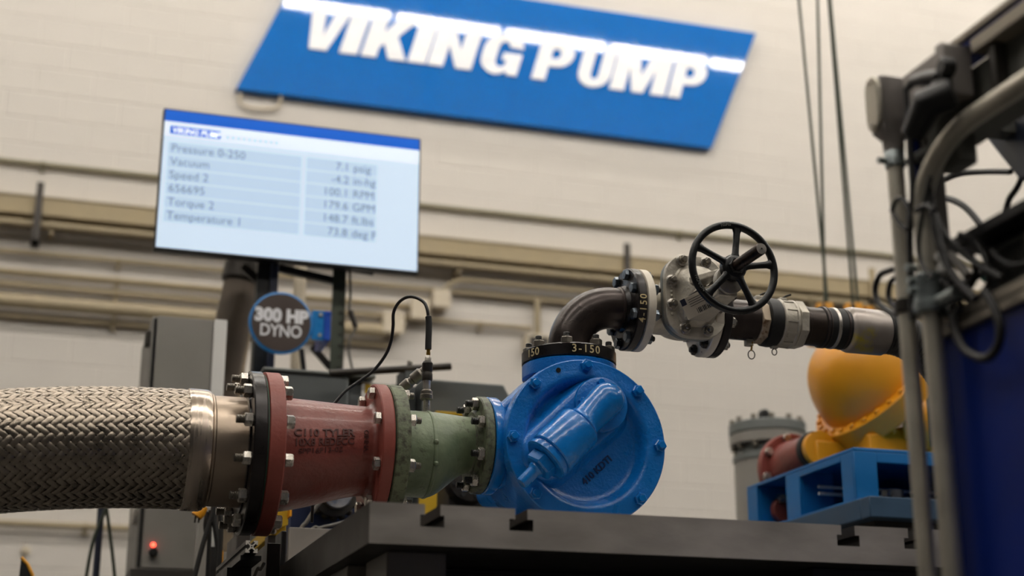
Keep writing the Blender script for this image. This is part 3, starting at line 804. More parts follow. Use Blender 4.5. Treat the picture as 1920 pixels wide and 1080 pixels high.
# casing
prof = [(0.12,0.31),(0.185,0.30),(0.205,0.27),(0.207,0.05),(0.207,0.03)]
MB().lathe(list(reversed(prof)), (CC.x,YC0,CC.z), (0,1,0), 64, cap0=False).build('casing', m_pump, pu)
# inlet and outlet ports
xi0 = gR1+0.003
MB().lathe([(0.120,-0.003),(0.120,0.0)], (xi0,YA,Z5), (1,0,0), 48).build('gasket', m_blackrub, pu)
MB().lathe([(0.124,0),(0.127,0.003),(0.127,0.024),(0.122,0.032),(0.112,0.040),(0.108,0.060),(0.12,0.13)], (xi0,YA,Z5), (1,0,0), 64).build('inlet_port', m_pumpsm, pu)
XE = aY(1066,620,YA).x
zf1 = aY(1065,639,YA-0.127).z; zf0 = aY(1065,663,YA-0.127).z
MB().lathe([(0.127,-0.003),(0.124,0.0)], (XE,YA,zf0-0.001), (0,0,1), 64).build('outlet_rim', m_pumpsm, pu)
MB().lathe([(0.14,-0.16),(0.105,-0.10),(0.103,-0.065),(0.112,-0.045),(0.1265,-0.038),(0.127,-0.034),(0.127,-0.004)], (XE,YA,zf0), (0,0,1), 64).build('outlet_port', m_pump, pu)
# gussets between ports and casing
for sx in (-1,):
    b = MB(); b.prism([(CC.x-0.19,CC.z+0.05),(CC.x-0.06,CC.z+0.195),(CC.x-0.10,CC.z+0.20),(CC.x-0.215,CC.z+0.09)], YA-0.09, YA+0.09, lambda a,b_,d: V(a,d,b_)); b.build('casing_web', m_pump, pu, 0.012, seg=3)
# cover: plate with recessed dish (h positive towards the camera)
cov = [(RC-0.002,-0.044),(RC,-0.042),(RC,-0.003),(RC-0.003,0.0),(0.186,0.0),(0.176,0.0022),(0.168,0.0010),(0.161,-0.006),(0.155,-0.020),(0.150,-0.030),(0.143,-0.0345),(0.134,-0.036),(0.07,-0.036),(0.001,-0.036)]
cv = MB().lathe(cov, (CC.x,YC0,CC.z), (0,-1,0), 96).build('cover', m_pump, pu)
def onc(x, y, h):     # crop pixels (880,620, x3) -> point at height h in front of the cover
    return aY(880+x/3.0, 620+y/3.0, YC0-h)
# raised passage: hull of two circles
U0, L0 = onc(728,428,0.0), onc(432,690,0.0)
ru, rl = 0.072, 0.066
def hull2(c0, r0, c1, r1, n=20):
    dx, dz = c1.x-c0.x, c1.z-c0.z; d_ = math.hypot(dx,dz); th = math.atan2(dz,dx); al = math.acos((r0-r1)/d_)
    pts = [(c0.x+r0*math.cos(th+al+(2*PI-2*al)*k/n), c0.z+r0*math.sin(th+al+(2*PI-2*al)*k/n)) for k in range(n+1)]
    pts += [(c1.x+r1*math.cos(th-al+2*al*k/n), c1.z+r1*math.sin(th-al+2*al*k/n)) for k in range(n+1)]
    return pts
b = MB(); rings_ = []
for (e, h) in ((0.026,-0.037),(0.016,-0.030),(0.006,-0.008),(0.002,0.000),(-0.004,0.005),(-0.012,0.0065)):
    rings_.append([V(a, YC0-h, z_) for a, z_ in hull2(U0, ru+e, L0, rl+e)])
b.rings(rings_).build('passage_boss', m_pump, cv)
# upper valve flange with small bolts
MB().lathe([(0.073,0.0),(0.071,0.008),(0.066,0.0105),(0.03,0.0105)], V(U0.x+0.003,YC0-0.006,U0.z+0.004), (0,-1,0), 48).build('valve_flange', m_pump, cv)
sb = hex_mesh('small_bolt', 0.010, 0.010, m_pumpsm)
for (x,y) in ((738,291),(851,412),(632,397)):
    p = onc(x,y,0.017); inst('flange_bolt', sb, cv, p, tq((0,-1,0)))
# relief valve
hv = 0.056
vU, vL = onc(772,392,hv), onc(440,716,hv)
ax_ = (vL-vU); LV = ax_.length; ax_.normalize()
bod = MB()
prv = [(0.0005,-0.047)]+[(0.046*math.sin(a),-0.046*math.cos(a)) for a in [PI/2*k/10 for k in range(1,11)]]
prv += [(0.0435,0.03),(0.042,LV*0.36),(0.046,LV*0.40),(0.050,LV*0.42),(0.0475,LV*0.44),(0.0575,LV*0.455),(0.060,LV*0.48),(0.0625,LV*0.93),(0.060,LV*0.945),(0.056,LV*0.95),(0.056,LV*0.975),(0.061,LV*0.985),(0.061,LV*1.03),(0.056,LV*1.045),(0.03,LV*1.045)]
va = bod.lathe(prv, vU, ax_, 56).build('relief_valve', m_pumpsm, pu, angle=32)
MB().cyl(V(vU.x,YC0-0.008,vU.z), vU, 0.044, 0.044, 40).build('valve_elbow', m_pumpsm, va)
p = vU+ax_*(LV*1.04)
MB().lathe([(0.036,0),(0.040,0.003),(0.040,0.026),(0.035,0.030)], p, ax_, 6, phase=0.4).build('lock_nut', m_pumpsm, va, angle=25)
MB().lathe([(0.022,0.028),(0.022,0.036),(0.019,0.040),(0.0165,0.045),(0.0165,0.082),(0.014,0.088),(0.004,0.089)], p, ax_, 28).build('adjusting_cap', m_pumpsm, va, angle=30)
# cover bolts
hx = hex_mesh('cover_nut', 0.0165, 0.013, m_pumpsm); sd = MB().lathe([(0.0095,0),(0.0095,0.018),(0.008,0.021)], (0,0,0), (0,0,1), 16).mesh('stud', m_pumpsm)
wm = MB().lathe([(0.018,0),(0.018,0.003),(0.016,0.0045)], (0,0,0), (0,0,1), 20).mesh('washer', m_pumpsm)
for k in range(8):
    a = k*PI/4; p = V(CC.x+0.200*math.cos(a), YC0, CC.z+0.200*math.sin(a))
    o = inst('cover_nut', hx, cv, p, tq((0,-1,0)) @ Quaternion((0,0,1), random.uniform(0,1)))
    inst('stud', sd, o, (0,0,0), None, True)
p = onc(501,222,0.0005); MB().lathe([(0.0065,0),(0.0065,0.0012)], p, (0,-1,0), 16).build('vent_hole', m_black, cv)
# cast lettering inside the dish
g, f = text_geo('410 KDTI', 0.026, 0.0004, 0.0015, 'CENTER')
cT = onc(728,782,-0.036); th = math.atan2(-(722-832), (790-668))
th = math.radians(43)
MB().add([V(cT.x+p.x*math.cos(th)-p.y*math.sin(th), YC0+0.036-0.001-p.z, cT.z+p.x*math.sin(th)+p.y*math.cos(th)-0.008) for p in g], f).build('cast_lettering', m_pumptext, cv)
# pedestal foot on the bed plate
MB().box((CC.x-0.13,3.72,ZT),(CC.x+0.13,4.0,ZT+0.022)).build('foot', m_pump, pu, 0.004)
MB().box((CC.x-0.09,3.78,ZT+0.02),(CC.x+0.09,3.94,CC.z-0.12)).build('pedestal', m_pump, pu, 0.01)
MB().box((CC.x-0.30,4.02,ZT),(CC.x-0.06,4.2,ZT+0.12)).build('bearing_bracket', m_pump, pu, 0.008)
MB().cyl((CC.x,3.95,CC.z),(CC.x,4.5,CC.z),0.06,0.05,28).build('bearing_housing', m_pump, pu)
flange_bolts(pu, (0,YA,Z5), (1,0,0), 0.108, 8, PI/8, gR0, xi0+0.03, 0.0092, 0.0165, 0.0165, m_black, m_zinc, 'nut', None, 0.017, -0.03, only=[0,1,2,3,4,5,6,7])

# ---------------------------------------------------------------- black elbow
ZV = 1.756
XJ = aY(1186,581,YA).x
el = thing('black_elbow', 'black steel pipe elbow with two flanges chalk marked 3-150 and 4-150', 'pipe elbow', (XE, YA, zf0))
MB().lathe([(0.125,0),(0.1275,0.002),(0.1275,zf1-zf0-0.003),(0.124,zf1-zf0),(0.085,zf1-zf0),(0.068,zf1-zf0+0.012),(0.058,zf1-zf0+0.02)], (XE,YA,zf0), (0,0,1), 64).build('lower_flange', m_blacksteel, el, angle=30)
RE = ZV-(zf1+0.012)
xf_l = XJ-0.026
rb_ = min(RE, xf_l-0.018-XE)
pts = [V(XE,YA,zf1), V(XE,YA,ZV-rb_)]
pts += [V(XE+rb_-rb_*math.cos(a),YA,ZV-rb_+rb_*math.sin(a)) for a in [PI/2*k/18 for k in range(1,19)]]
pts += [V(xf_l,YA,ZV)]
MB().tube(pts, 0.0572, 48).build('bend', m_mill, el)
MB().lathe([(0.058,-0.016),(0.062,-0.012),(0.066,-0.004),(0.09,0),(0.111,0),(0.1145,0.003),(0.1145,0.022),(0.112,0.025)], (xf_l,YA,ZV), (1,0,0), 64).build('upper_flange', m_blacksteel, el, angle=30)
MB().lathe([(0.057,-0.022),(0.0605,-0.019),(0.0605,-0.015),(0.057,-0.012)], (xf_l,YA,ZV), (1,0,0), 48).build('weld_bead', m_mill, el)
b = MB(); g = text_geo('3-150', 0.030, 0.0002, 0.0004, 'CENTER', 1.2); wrap_rim(b, g, (XE,YA,zf0), (0,0,1), 0.1278, math.radians(-88), 0.008); b.build('chalk_mark', m_chalk, el)
b = MB(); g = text_geo('150', 0.030, 0.0002, 0.0004, 'CENTER', 1.1); wrap_rim(b, g, (XE,YA,zf0), (0,0,1), 0.1278, math.radians(-158), 0.008); b.build('chalk_mark', m_chalk, el)
b = MB(); g = text_geo('4-150', 0.028, 0.0002, 0.0004, 'CENTER', 1.25); wrap_rim(b, g, (xf_l,YA,ZV), (1,0,0), 0.1148, math.radians(193), 0.0215, -1); b.build('chalk_mark', m_chalk, el)
flange_bolts(el, (XE,YA,0), (0,0,1), 0.108, 8, PI/8, zf0-0.036, zf1, 0.0092, 0.0165, 0.018, m_black, m_zincdark, 'nut', 'nut', 0.0, 0.013)

# ---------------------------------------------------------------- gate valve
XV = 1.688; XK = XJ+0.229
gv = thing('gate_valve', 'grey cast gate valve with black handwheel and paper barcode sticker', 'valve', (XV, YA, ZV-0.115))
MB().lathe([(0.111,0),(0.1145,0.002),(0.1145,0.022),(0.112,0.024),(0.075,0.024),(0.06,0.036)], (XJ+0.002,YA,ZV), (1,0,0), 64).build('flange', m_valvewhite, gv, angle=30)
MB().lathe([(0.06,-0.012),(0.075,0),(0.112,0),(0.1145,0.002),(0.1145,0.022),(0.111,0.024)], (XK-0.026,YA,ZV), (1,0,0), 64).build('flange', m_valvewhite, gv, angle=30)
MB().cyl((XJ+0.02,YA,ZV),(XK-0.02,YA,ZV),0.062,n=40).build('barrel', m_alum, gv)
def rrect(cx, cz, w, h, r, n=8):
    pts = []
    for (sx,sz,a0) in ((1,1,0),(-1,1,90),(-1,-1,180),(1,-1,270)):
        for k in range(n+1):
            a = math.radians(a0+90*k/n); pts.append((cx+sx*(w/2-r)+r*math.cos(a), cz+sz*(h/2-r)+r*math.sin(a)))
    return pts
def rr_loft(mb, secs):   # secs: (y, w, h, r, dz)
    return mb.rings([[V(a, y, z_) for a, z_ in rrect(XV+0.008, ZV+0.023+dz, w, h, r)] for y, w, h, r, dz in secs])
rr_loft(MB(), [(3.90,0.05,0.09,0.02,0),(3.885,0.10,0.15,0.045,0),(3.83,0.125,0.19,0.055,0),(3.775,0.125,0.19,0.055,0),(3.755,0.14,0.20,0.06,0),(3.748,0.172,0.228,0.062,0)]).build('body', m_alum, gv)
rr_loft(MB(), [(3.748,0.172,0.230,0.064,0),(3.746,0.176,0.234,0.066,0),(3.732,0.176,0.234,0.066,0),(3.730,0.172,0.230,0.064,0)]).build('body_flange', m_filterdark, gv, angle=30)
rr_loft(MB(), [(3.729,0.172,0.230,0.064,0),(3.727,0.176,0.234,0.066,0),(3.712,0.176,0.234,0.066,0),(3.710,0.172,0.230,0.064,0)]).build('bonnet_flange', m_alum, gv, angle=30)
rr_loft(MB(), [(3.712,0.124,0.178,0.045,0),(3.706,0.114,0.168,0.045,0),(3.690,0.110,0.162,0.044,0),(3.676,0.104,0.150,0.044,0),(3.660,0.088,0.118,0.04,-0.004),(3.645,0.055,0.07,0.026,-0.006)]).build('bonnet', m_alum, gv)
bn = hex_mesh('bonnet_nut', 0.0125, 0.012, m_zincdark); bs = MB().lathe([(0.0075,0),(0.0075,0.019),(0.006,0.021)],(0,0,0),(0,0,1),14).mesh('stud', m_zincdark)
bw = MB().lathe([(0.0165,0),(0.0165,0.005),(0.015,0.006)],(0,0,0),(0,0,1),20).mesh('washer', m_zinc)
for (x,y) in ((1010,295),(1160,310),(945,425),(950,575),(1030,725),(1175,740),(1240,610),(1262,430)):
    p = aY(980+x/3.376, 400+y/3.376, 3.705); p.y = 3.710
    o = inst('bonnet_nut', bn, gv, p+V(0,-0.005,0), tq((0,-1,0)) @ Quaternion((0,0,1), random.uniform(0,1)))
    inst('stud', bs, o, (0,0,0), None, True); inst('washer', bw, o, (0,0,-0.0055), None, True)
for k in range(8):
    MB().sphere((XV-0.063,3.708,ZV+0.055-k*0.0125), 0.0042, 8, 6).build('cast_mark', m_alum, gv)
# yoke
YH = 3.452
def taper(p0, s0, p1, s1, name, m, par, bev=0.003):
    b = MB(); rs = []
    for p, (sx, sz) in ((p0,s0),(p1,s1)): rs.append([V(p.x+a*sx,p.y,p.z+c*sz) for a,c in ((-.5,-.5),(.5,-.5),(.5,.5),(-.5,.5))])
    return b.rings(rs).build(name, m, par, bev)
yk = taper(V(XV-0.012,3.668,ZV-0.040), (0.074,0.044), V(XV-0.002,3.485,ZV-0.026), (0.056,0.030), 'yoke_arm', m_alum, gv, 0.006)
taper(V(XV-0.01,3.668,ZV+0.050), (0.045,0.022), V(XV,3.485,ZV+0.026), (0.04,0.016), 'yoke_arm', m_alum, gv, 0.004)
MB().lathe([(0.034,0),(0.038,0.003),(0.038,0.026),(0.032,0.03)], (XV,3.50,ZV), (0,-1,0), 32).build('yoke_hub', m_alum, gv)
MB().lathe([(0.024,0),(0.030,0.004),(0.030,0.02),(0.018,0.03)], (XV,3.65,ZV), (0,-1,0), 28).build('packing_gland', m_valvewhite, gv)
for s in (-1, 1): MB().cyl((XV+s*0.030,3.66,ZV+0.004),(XV+s*0.030,3.60,ZV+0.004),0.006,n=10).build('gland_bolt', m_darksteel, gv)
# sticker on the lower arm's left side
def arm_left(t, v, off):   # t along arm 0..1, v -0.5..0.5 in height
    y = 3.668+(3.485-3.668)*t
    x = XV-0.012+0.010*t - (0.037+(0.028-0.037)*t) - off
    h = 0.044+(0.030-0.044)*t; z = ZV-0.040+0.014*t + v*h
    return V(x, y, z)
def arm_patch(t0,t1,v0,v1,off,name,m,par):
    MB().add([arm_left(t0,v0,off),arm_left(t1,v0,off),arm_left(t1,v1,off),arm_left(t0,v1,off),arm_left(t0,v0,0),arm_left(t1,v0,0),arm_left(t1,v1,0),arm_left(t0,v1,0)],
        [(0,1,2,3),(7,6,5,4),(0,4,5,1),(1,5,6,2),(2,6,7,3),(3,7,4,0)]).build(name, m, par)
# paper sticker wrapped over the bonnet front (flat sheet, tilted with the arm)
def stick(u, v):   # local sheet coords in metres on a plane in front of the bonnet
    c = V(XV-0.030, 3.610, ZV-0.026) - FW*0.06; e1 = V(0.80,-0.30,0.42).normalized(); e2 = V(-0.42,-0.22,0.80)
    e2 = (e2-e1*e2.dot(e1)).normalized(); n = e1.cross(e2); 
    return c+e1*u+e2*v, n
def sheet(u0,u1,v0,v1,h,name,m,par):
    b = MB(); P = []
    for hh in (0.0, h):
        for (u,v) in ((u0,v0),(u1,v0),(u1,v1),(u0,v1)):
            p, n = stick(u,v)
            if n.y > 0: n = -n
            P.append(p+n*hh)
    b.add(P, [(3,2,1,0),(4,5,6,7),(0,1,5,4),(1,2,6,5),(2,3,7,6),(3,0,4,7)]).build(name, m, par)
sheet(-0.050,0.050,-0.026,0.030,0.0012,'sticker',m_label,gv)
sheet(-0.050,-0.036,0.012,0.030,0.0016,'sticker_logo',m_navysteel,gv)
for k in range(11):
    sheet(-0.018+k*0.0042,-0.018+k*0.0042+(0.0028 if k % 3 else 0.0016),-0.022,-0.008,0.0016,'barcode_bar',m_ink,gv)
for k in range(4): sheet(-0.030,0.03-0.006*k,0.020-k*0.006,0.0215-k*0.006,0.0016,'print_line',m_ink,gv)
# handwheel
hwl = MB(); ring = []; RW = 0.1255
for i in range(72):
    a = 2*PI*i/72; c = V(XV+(RW-0.0095)*math.cos(a),YH,ZV+0.025+(RW-0.0095)*math.sin(a)); e = V(math.cos(a),0,math.sin(a))
    ring.append([c+e*0.0098*math.cos(2*PI*k/14)+V(0,1,0)*0.0105*math.sin(2*PI*k/14) for k in range(14)])
ring.append(ring[0]); hwl.rings(ring, False, False)
ZS = ZV+0.025
wh = hwl.build('handwheel', m_castiron, gv, angle=60)
for k in range(5):
    a = math.radians(82+72*k); e = V(math.cos(a),0,math.sin(a)); 
    p0 = V(XV,YH-0.004,ZS)+e*0.026; p1 = V(XV,YH,ZS)+e*(RW-0.017)
    sec = []
    w_ = V(-math.sin(a),0,math.cos(a))
    for t in (0,0.15,0.5,0.85,1.0):
        p = p0.lerp(p1,t); hw_ = 0.0105-0.002*math.sin(PI*t)+ (0.004 if t in (0,1.0) else 0)
        sec.append([p+w_*hw_*math.cos(2*PI*q/12)+V(0,1,0)*0.0085*math.sin(2*PI*q/12) for q in range(12)])
    MB().rings(sec).build('spoke', m_castiron, wh)
MB().lathe([(0.030,-0.016),(0.034,-0.012),(0.034,0.006),(0.030,0.010),(0.029,0.014),(0.023,0.018)], (XV,YH,ZS), (0,-1,0), 36).build('wheel_hub', m_castiron, wh)
MB().lathe([(0.0235,0.012),(0.0235,0.022),(0.020,0.026)], (XV,YH,ZS), (0,-1,0), 6).build('wheel_nut', m_castiron, wh, angle=25)
for body, a0 in (('HSHS', 101), ('NORON', 208)):
    g, f = text_geo(body, 0.0125, 0.0002, 0.0008, 'CENTER', 1.1); out = []
    for p in g:
        aa = math.radians(a0) - p.x/RW; rr = RW-0.0145+p.y
        out.append(V(XV+rr*math.cos(aa), YH-0.0108-p.z, ZS+rr*math.sin(aa)))
    MB().add(out, f).build('wheel_lettering', m_framegrey, wh)
# stem
tip = aY(1428,465,3.285)
stp = [(0.0150,0.0)]
L_ = YH-0.02-3.29
for k in range(28): z_ = L_*(k+0.2)/28; stp += [(0.0154,z_),(0.0145,z_+L_*0.5/28)]
stp += [(0.0154,L_-0.012),(0.0142,L_)]
sm_ = MB().lathe(stp, (XV,YH-0.02,ZS), (0,-1,0), 24).build('stem', m_stem, gv, angle=60)
MB().lathe([(0.0140,0),(0.0135,0.001)], (XV,3.2905,ZS), (0,-1,0), 24).build('stem_end', m_zinc, sm_)
MB().lathe([(0.0022,0),(0.0022,0.0008)], (XV,3.2895,ZS), (0,-1,0), 10).build('centre_hole', m_black, sm_)
MB().cyl((XV,3.66,ZV),(XV,3.46,ZS),0.013,n=18).build('stem_rod', m_stem, sm_)
flange_bolts(gv, (0,YA,ZV), (1,0,0), 0.0955, 8, PI/8, xf_l, XJ+0.026, 0.0082, 0.0155, 0.013, m_darksteel, mat('blued_bolt',(96,104,112),0.3,0.8,var=0.2), 'head', 'nut', 0.0, 0.008)
flange_bolts(gv, (0,YA,ZV), (1,0,0), 0.0955, 8, PI/8, XK-0.026, XK+0.024, 0.0082, 0.0150, 0.013, m_darksteel, m_darksteel, 'nut', 'nut', 0.006, 0.006, m_pos=m_zinc)

# ---------------------------------------------------------------- nipple and cam coupling
def axv(px): return aY(px, 601+0.1*(px-1380), YA).x
zv2 = ZV
np_ = thing('flanged_nipple', 'black flanged pipe nipple bolted right of the gate valve', 'pipe', (XK, YA, ZV-0.115))
MB().lathe([(0.111,0),(0.1145,0.002),(0.1145,0.021),(0.112,0.024),(0.075,0.024),(0.06,0.032)], (XK,YA,ZV), (1,0,0), 56).build('flange', m_blacksteel, np_, angle=30)
xn = axv(1413)
MB().cyl((XK+0.01,YA,ZV),(xn,YA,ZV),0.0572,n=40).build('pipe', m_mill, np_)
cm = thing('cam_coupling', 'silver cast cam lock coupling with black tape and pull rings', 'coupling', (xn, YA, ZV-0.07))
rust = mat('rusty_silver', (176,160,140), 0.45, 0.5, var=0.1, spots=(112,84,58), spot_thr=0.56, spot_scale=30, soft=0.1)
MB().lathe([(0.058,0),(0.064,0.003),(0.064,axv(1428)-xn)], (xn,YA,ZV), (1,0,0), 8, phase=0.2).build('adapter_hex', rust, cm, 0.002, angle=25)
xa_, xb_ = axv(1428), axv(1453)
MB().lathe([(0.060,0),(0.069,0.004),(0.0705,(xb_-xa_)*0.5),(0.069,xb_-xa_-0.003),(0.06,xb_-xa_)], (xa_,YA,ZV), (1,0,0), 40).build('tape_wrap', m_blackrub, cm)
xc_ = axv(1483)
MB().lathe([(0.066,0),(0.0695,0.003),(0.0695,0.008),(0.067,0.010),(0.067,xc_-xb_-0.012),(0.070,xc_-xb_-0.010),(0.070,xc_-xb_-0.004),(0.064,xc_-xb_)], (xb_,YA,ZV), (1,0,0), 48).build('coupler_body', m_alum, cm, angle=28)
for k in range(12):
    a = 2*PI*k/12+0.12; e = V(0,math.cos(a),math.sin(a)); w_ = V(0,-math.sin(a),math.cos(a))
    b = MB(); xm0, xm1 = xb_+0.008, xc_-0.01
    c0 = V(xm0,YA,ZV)+e*0.0675
    P = [V(x,YA,ZV)+e*r_+w_*s for x in (xm0,xm1) for r_ in (0.064,0.0695) for s in (-0.003,0.003)]
    b.add(P, [(0,1,3,2),(4,6,7,5),(0,2,6,4),(1,5,7,3),(2,3,7,6),(0,4,5,1)]).build('rib', m_alum, cm)
xd_ = axv(1499)
MB().lathe([(0.066,0),(0.0705,0.002),(0.0705,xd_-xc_-0.002),(0.066,xd_-xc_)], (xc_,YA,ZV), (1,0,0), 8, phase=PI/8+0.1).build('hex_end', m_alum, cm, 0.0015, angle=25)
# cam ears and rings
for (px,py) in ((1422,566),(1466,566)):
    p = aY(px,py+2,YA); MB().box((p.x-0.012,YA-0.012,ZV+0.055),(p.x+0.012,YA+0.012,ZV+0.076)).build('cam_ear', m_alum, cm, 0.004)
    MB().tube([V(p.x-0.004,YA,ZV+0.074),V(p.x+0.014,YA,ZV+0.084),V(p.x+0.03,YA,ZV+0.09)], 0.003, 6).build('cam_arm', m_darksteel, cm)
def ring_pull(px, py, r, m, name='pull_ring'):
    c = aY(px,py,YA); b = MB(); rs = []
    for i in range(20):
        a = 2*PI*i/20; e = RT*(0.75*math.cos(a))+V(0,0,math.sin(a)); 
        rs.append([c+e*r+e.normalized()*0.0016*math.cos(2*PI*k/6)+FW*0.0016*math.sin(2*PI*k/6) for k in range(6)])
    rs.append(rs[0]); b.rings(rs, False, False).build(name, m, cm)
    MB().tube([c+V(0,0,r), V(c.x,YA-0.01,ZV-0.064)], 0.0028, 6).build('ring_link', m_brass if px < 1430 else m_alum, cm)
ring_pull(1409,665,0.0125,m_darksteel); ring_pull(1452,660,0.009,m_darksteel)
for (px,py) in ((1404,648),(1452,650)):
    p = aY(px,py,YA); MB().box((p.x-0.01,YA-0.01,ZV-0.074),(p.x+0.012,YA+0.012,ZV-0.052)).build('cam_ear', m_alum, cm, 0.003)

# ---------------------------------------------------------------- rubber hose
hs = thing('black_hose', 'black corrugated hose with scuffed steel sleeve leaving the cam coupling', 'hose', (xd_, YA, ZV-0.065))
xe_, xg_, xh_ = axv(1535), axv(1583), axv(1655)
MB().lathe([(0.054,0),(0.058,0.002),(0.058,0.012),(0.0555,0.014),(0.0555,xe_-xd_)], (xd_,YA,ZV), (1,0,0), 44).build('hose_stem', mat('brown_black_steel',(52,42,36),0.38,0.5,var=0.25,vscale=14), hs)
MB().lathe([(0.055,0),(0.0585,0.002),(0.0585,xg_-xe_-0.002),(0.056,xg_-xe_)], (xe_,YA,ZV), (1,0,0), 44).build('hose_cuff', m_blackrub, hs)
for px, w_, mm in ((1536,0.006,m_mill),(1542,0.004,m_mill),(1555,0.010,m_zinc),(1575,0.006,m_mill)):
    MB().lathe([(0.0585,0),(0.0602,0.001),(0.0602,w_),(0.0585,w_+0.001)], (axv(px),YA,ZV), (1,0,0), 44).build('clamp_band', mm, hs)
scuff = mat('scuffed_sleeve', (150,142,136), 0.36, 0.7, var=0.25, vscale=9, spots=(188,172,60), spot_thr=0.58, spot_scale=8, soft=0.14)
MB().lathe([(0.058,0),(0.064,0.006),(0.0665,0.014),(0.0665,xh_-xg_-0.006),(0.063,xh_-xg_)], (xg_,YA,ZV), (1,0,0), 48).build('sleeve', scuff, hs)
pth = smooth_path([V(xh_-0.01,YA,ZV), V(xh_+0.06,YA,ZV-0.004), V(xh_+0.15,YA+0.01,ZV-0.04), V(xh_+0.25,YA+0.04,ZV-0.13), V(xh_+0.30,YA+0.06,ZV-0.28), V(xh_+0.30,YA+0.08,0.02)], 14)
# resample and corrugate
acc = [0.0]
for i in range(1, len(pth)): acc.append(acc[-1]+(pth[i]-pth[i-1]).length)
def samp(s):
    for i in range(1, len(pth)):
        if s <= acc[i]: return pth[i-1].lerp(pth[i], (s-acc[i-1])/max(1e-6, acc[i]-acc[i-1]))
    return pth[-1]
n_ = int(acc[-1]/0.004); P = [samp(acc[-1]*i/n_) for i in range(n_+1)]
MB().tube(P, [0.0585+0.0035*math.sin(2*PI*i/4.0) for i in range(n_+1)], 28).build('corrugated_hose', m_blackrub, hs, angle=60)

# ---------------------------------------------------------------- pressure transmitter with cable
px2m = lambda p_: p_/722.0
def ctr(px, py): return aY(px, py, YA)
ptm = thing('pressure_transmitter', 'upright pressure transmitter with knurled quick coupling on the green reducer', 'sensor', aY(799,778,YA))
def seg(px0, py0, px1, py1, prof, name, m, n=24, ang=30):
    a, b_ = ctr(px0,py0), ctr(px1,py1); L = (b_-a).length
    return MB().lathe([(px2m(r), t*L) for r, t in prof], a, b_-a, n).build(name, m, ptm, angle=ang)
seg(799.5,790,799.5,750,[(6,0),(6.5,0.05),(6.5,1)],'nipple',m_zinc)
seg(799.5,751,800,731,[(8,0),(12,0.12),(12,0.5),(11.2,0.55),(11.2,0.85),(8,1)],'coupling_collar',m_zincdark,28)
seg(800,732,801,712,[(7.2,0),(7.2,0.9),(8,1)],'coupling_shank',m_zinc)
seg(801,714,802,678,[(9,0),(10,0.06),(10,0.35),(9.2,0.4),(9.2,0.48),(10.2,0.55),(10.2,0.9),(8,1)],'knurled_sleeve',m_darksteel,28)
seg(802,679,803,667,[(6.4,0),(6.4,0.6),(5,1)],'hex_fitting',m_zinc,6,25)
seg(803,668,803,654,[(4,0),(4.2,0.5),(3.6,0.55),(3.8,1)],'brass_fitting',m_brass,12)
tp = [ctr(x,y) for x,y in ((803,655),(803.3,640),(804,620),(804,603),(803,592))]
MB().tube(smooth_path(tp,4), [px2m(6.2)]*16+[px2m(3.5)], 14).build('taped_splice', m_blackrub, ptm)
tc_ = smooth_path([ctr(803,594), ctr(801,580), aY(795,567,YA+0.01), aY(780,558,YA+0.03), aY(764,557,YA+0.05), aY(748,567,YA+0.07), aY(738,586,YA+0.09), aY(737,612,YA+0.11), aY(733,640,YA+0.13), aY(722,667,YA+0.15), aY(700,695,YA+0.17), aY(672,716,YA+0.18), aY(648,733,YA+0.18), aY(630,753,YA+0.18), aY(600,790,YA+0.19), aY(590,850,YA+0.2), aY(585,980,YA+0.2)], 8)
MB().tube(tc_, 0.0044, 10).build('cable', m_cable, ptm)
# second angled coupling behind
qc = thing('quick_coupling', 'angled steel quick coupling behind the upright pressure transmitter', 'coupling', aY(752,730,YA+0.09))
a0, a1 = aY(748,734,YA+0.10), aY(797,694,YA+0.06)
MB().lathe([(px2m(r), t*(a1-a0).length) for r, t in [(7,0),(8,0.08),(11,0.14),(11.5,0.4),(9,0.44),(9,0.52),(12,0.56),(12.5,0.84),(9,0.9),(9,1.0)]], a0, a1-a0, 24).build('coupling_body', m_zincdark, qc, angle=28)
MB().lathe([(0.0125,0),(0.0125,0.016)], a0-(a1-a0).normalized()*0.012, a1-a0, 6).build('hex_nipple', m_zinc, qc, angle=25)
MB().cyl(V(a0.x-0.004,a0.y,Z8+0.09), a0, 0.009, n=12).build('nipple', m_zincdark, qc)

# ================================================================ bed plate
YTB = 3.0
ZB = aY(693,1018,YTB).z
def tX(px, py=955): return aY(px, py, YTB).x
X0 = tX(693,960); X1 = tX(1790,1000)
zn = aY(812,966,YTB).z; zc = aY(812,988,YTB).z
prof = [(X0,ZB),(X0,ZT)]
for (a, b_, c, d_) in ((797,826,788,833),(966,989,955,1000),(1577,1602,1570,1612),(1702,1722,1696,1728)):
    py = 945+0.05*(a-700)
    dz = ZT - aY(812,941+0.05*119,YTB).z
    prof += [(tX(a,py),ZT),(tX(a,py),zn),(tX(c,py+30),zn),(tX(c,py+30),zc),(tX(d_,py+30),zc),(tX(d_,py+30),zn),(tX(b_,py),zn),(tX(b_,py),ZT)]
prof += [(X1,ZT),(X1,ZB)]
tb = thing('bed_plate', 'heavy grey iron bed plate with T-slots under the blue pump', 'table', ((X0+X1)/2, 3.8, 0))
g, f = shape_geo([prof], 0.75)
pl_ = MB().add([V(p.x, YTB+0.75+p.z, p.y) for p in g], f).build('slotted_plate', m_table, tb, angle=20)
pl_.data.materials.append(m_tableside)
for f_ in pl_.data.polygons: f_.material_index = 0 if abs(f_.normal.y) > 0.9 or f_.normal.z > 0.9 and f_.center.z > ZT-0.002 else 1
MB().box((X0+0.06,YTB+0.10,0),(tX(862,1050),YTB+0.30,ZB)).build('leg', m_tablebase, tb, 0.004)
MB().box((X0+0.03,YTB+0.35,ZB-0.18),(X1-0.05,YTB+0.55,ZB)).build('beam', m_tablebase, tb, 0.004)
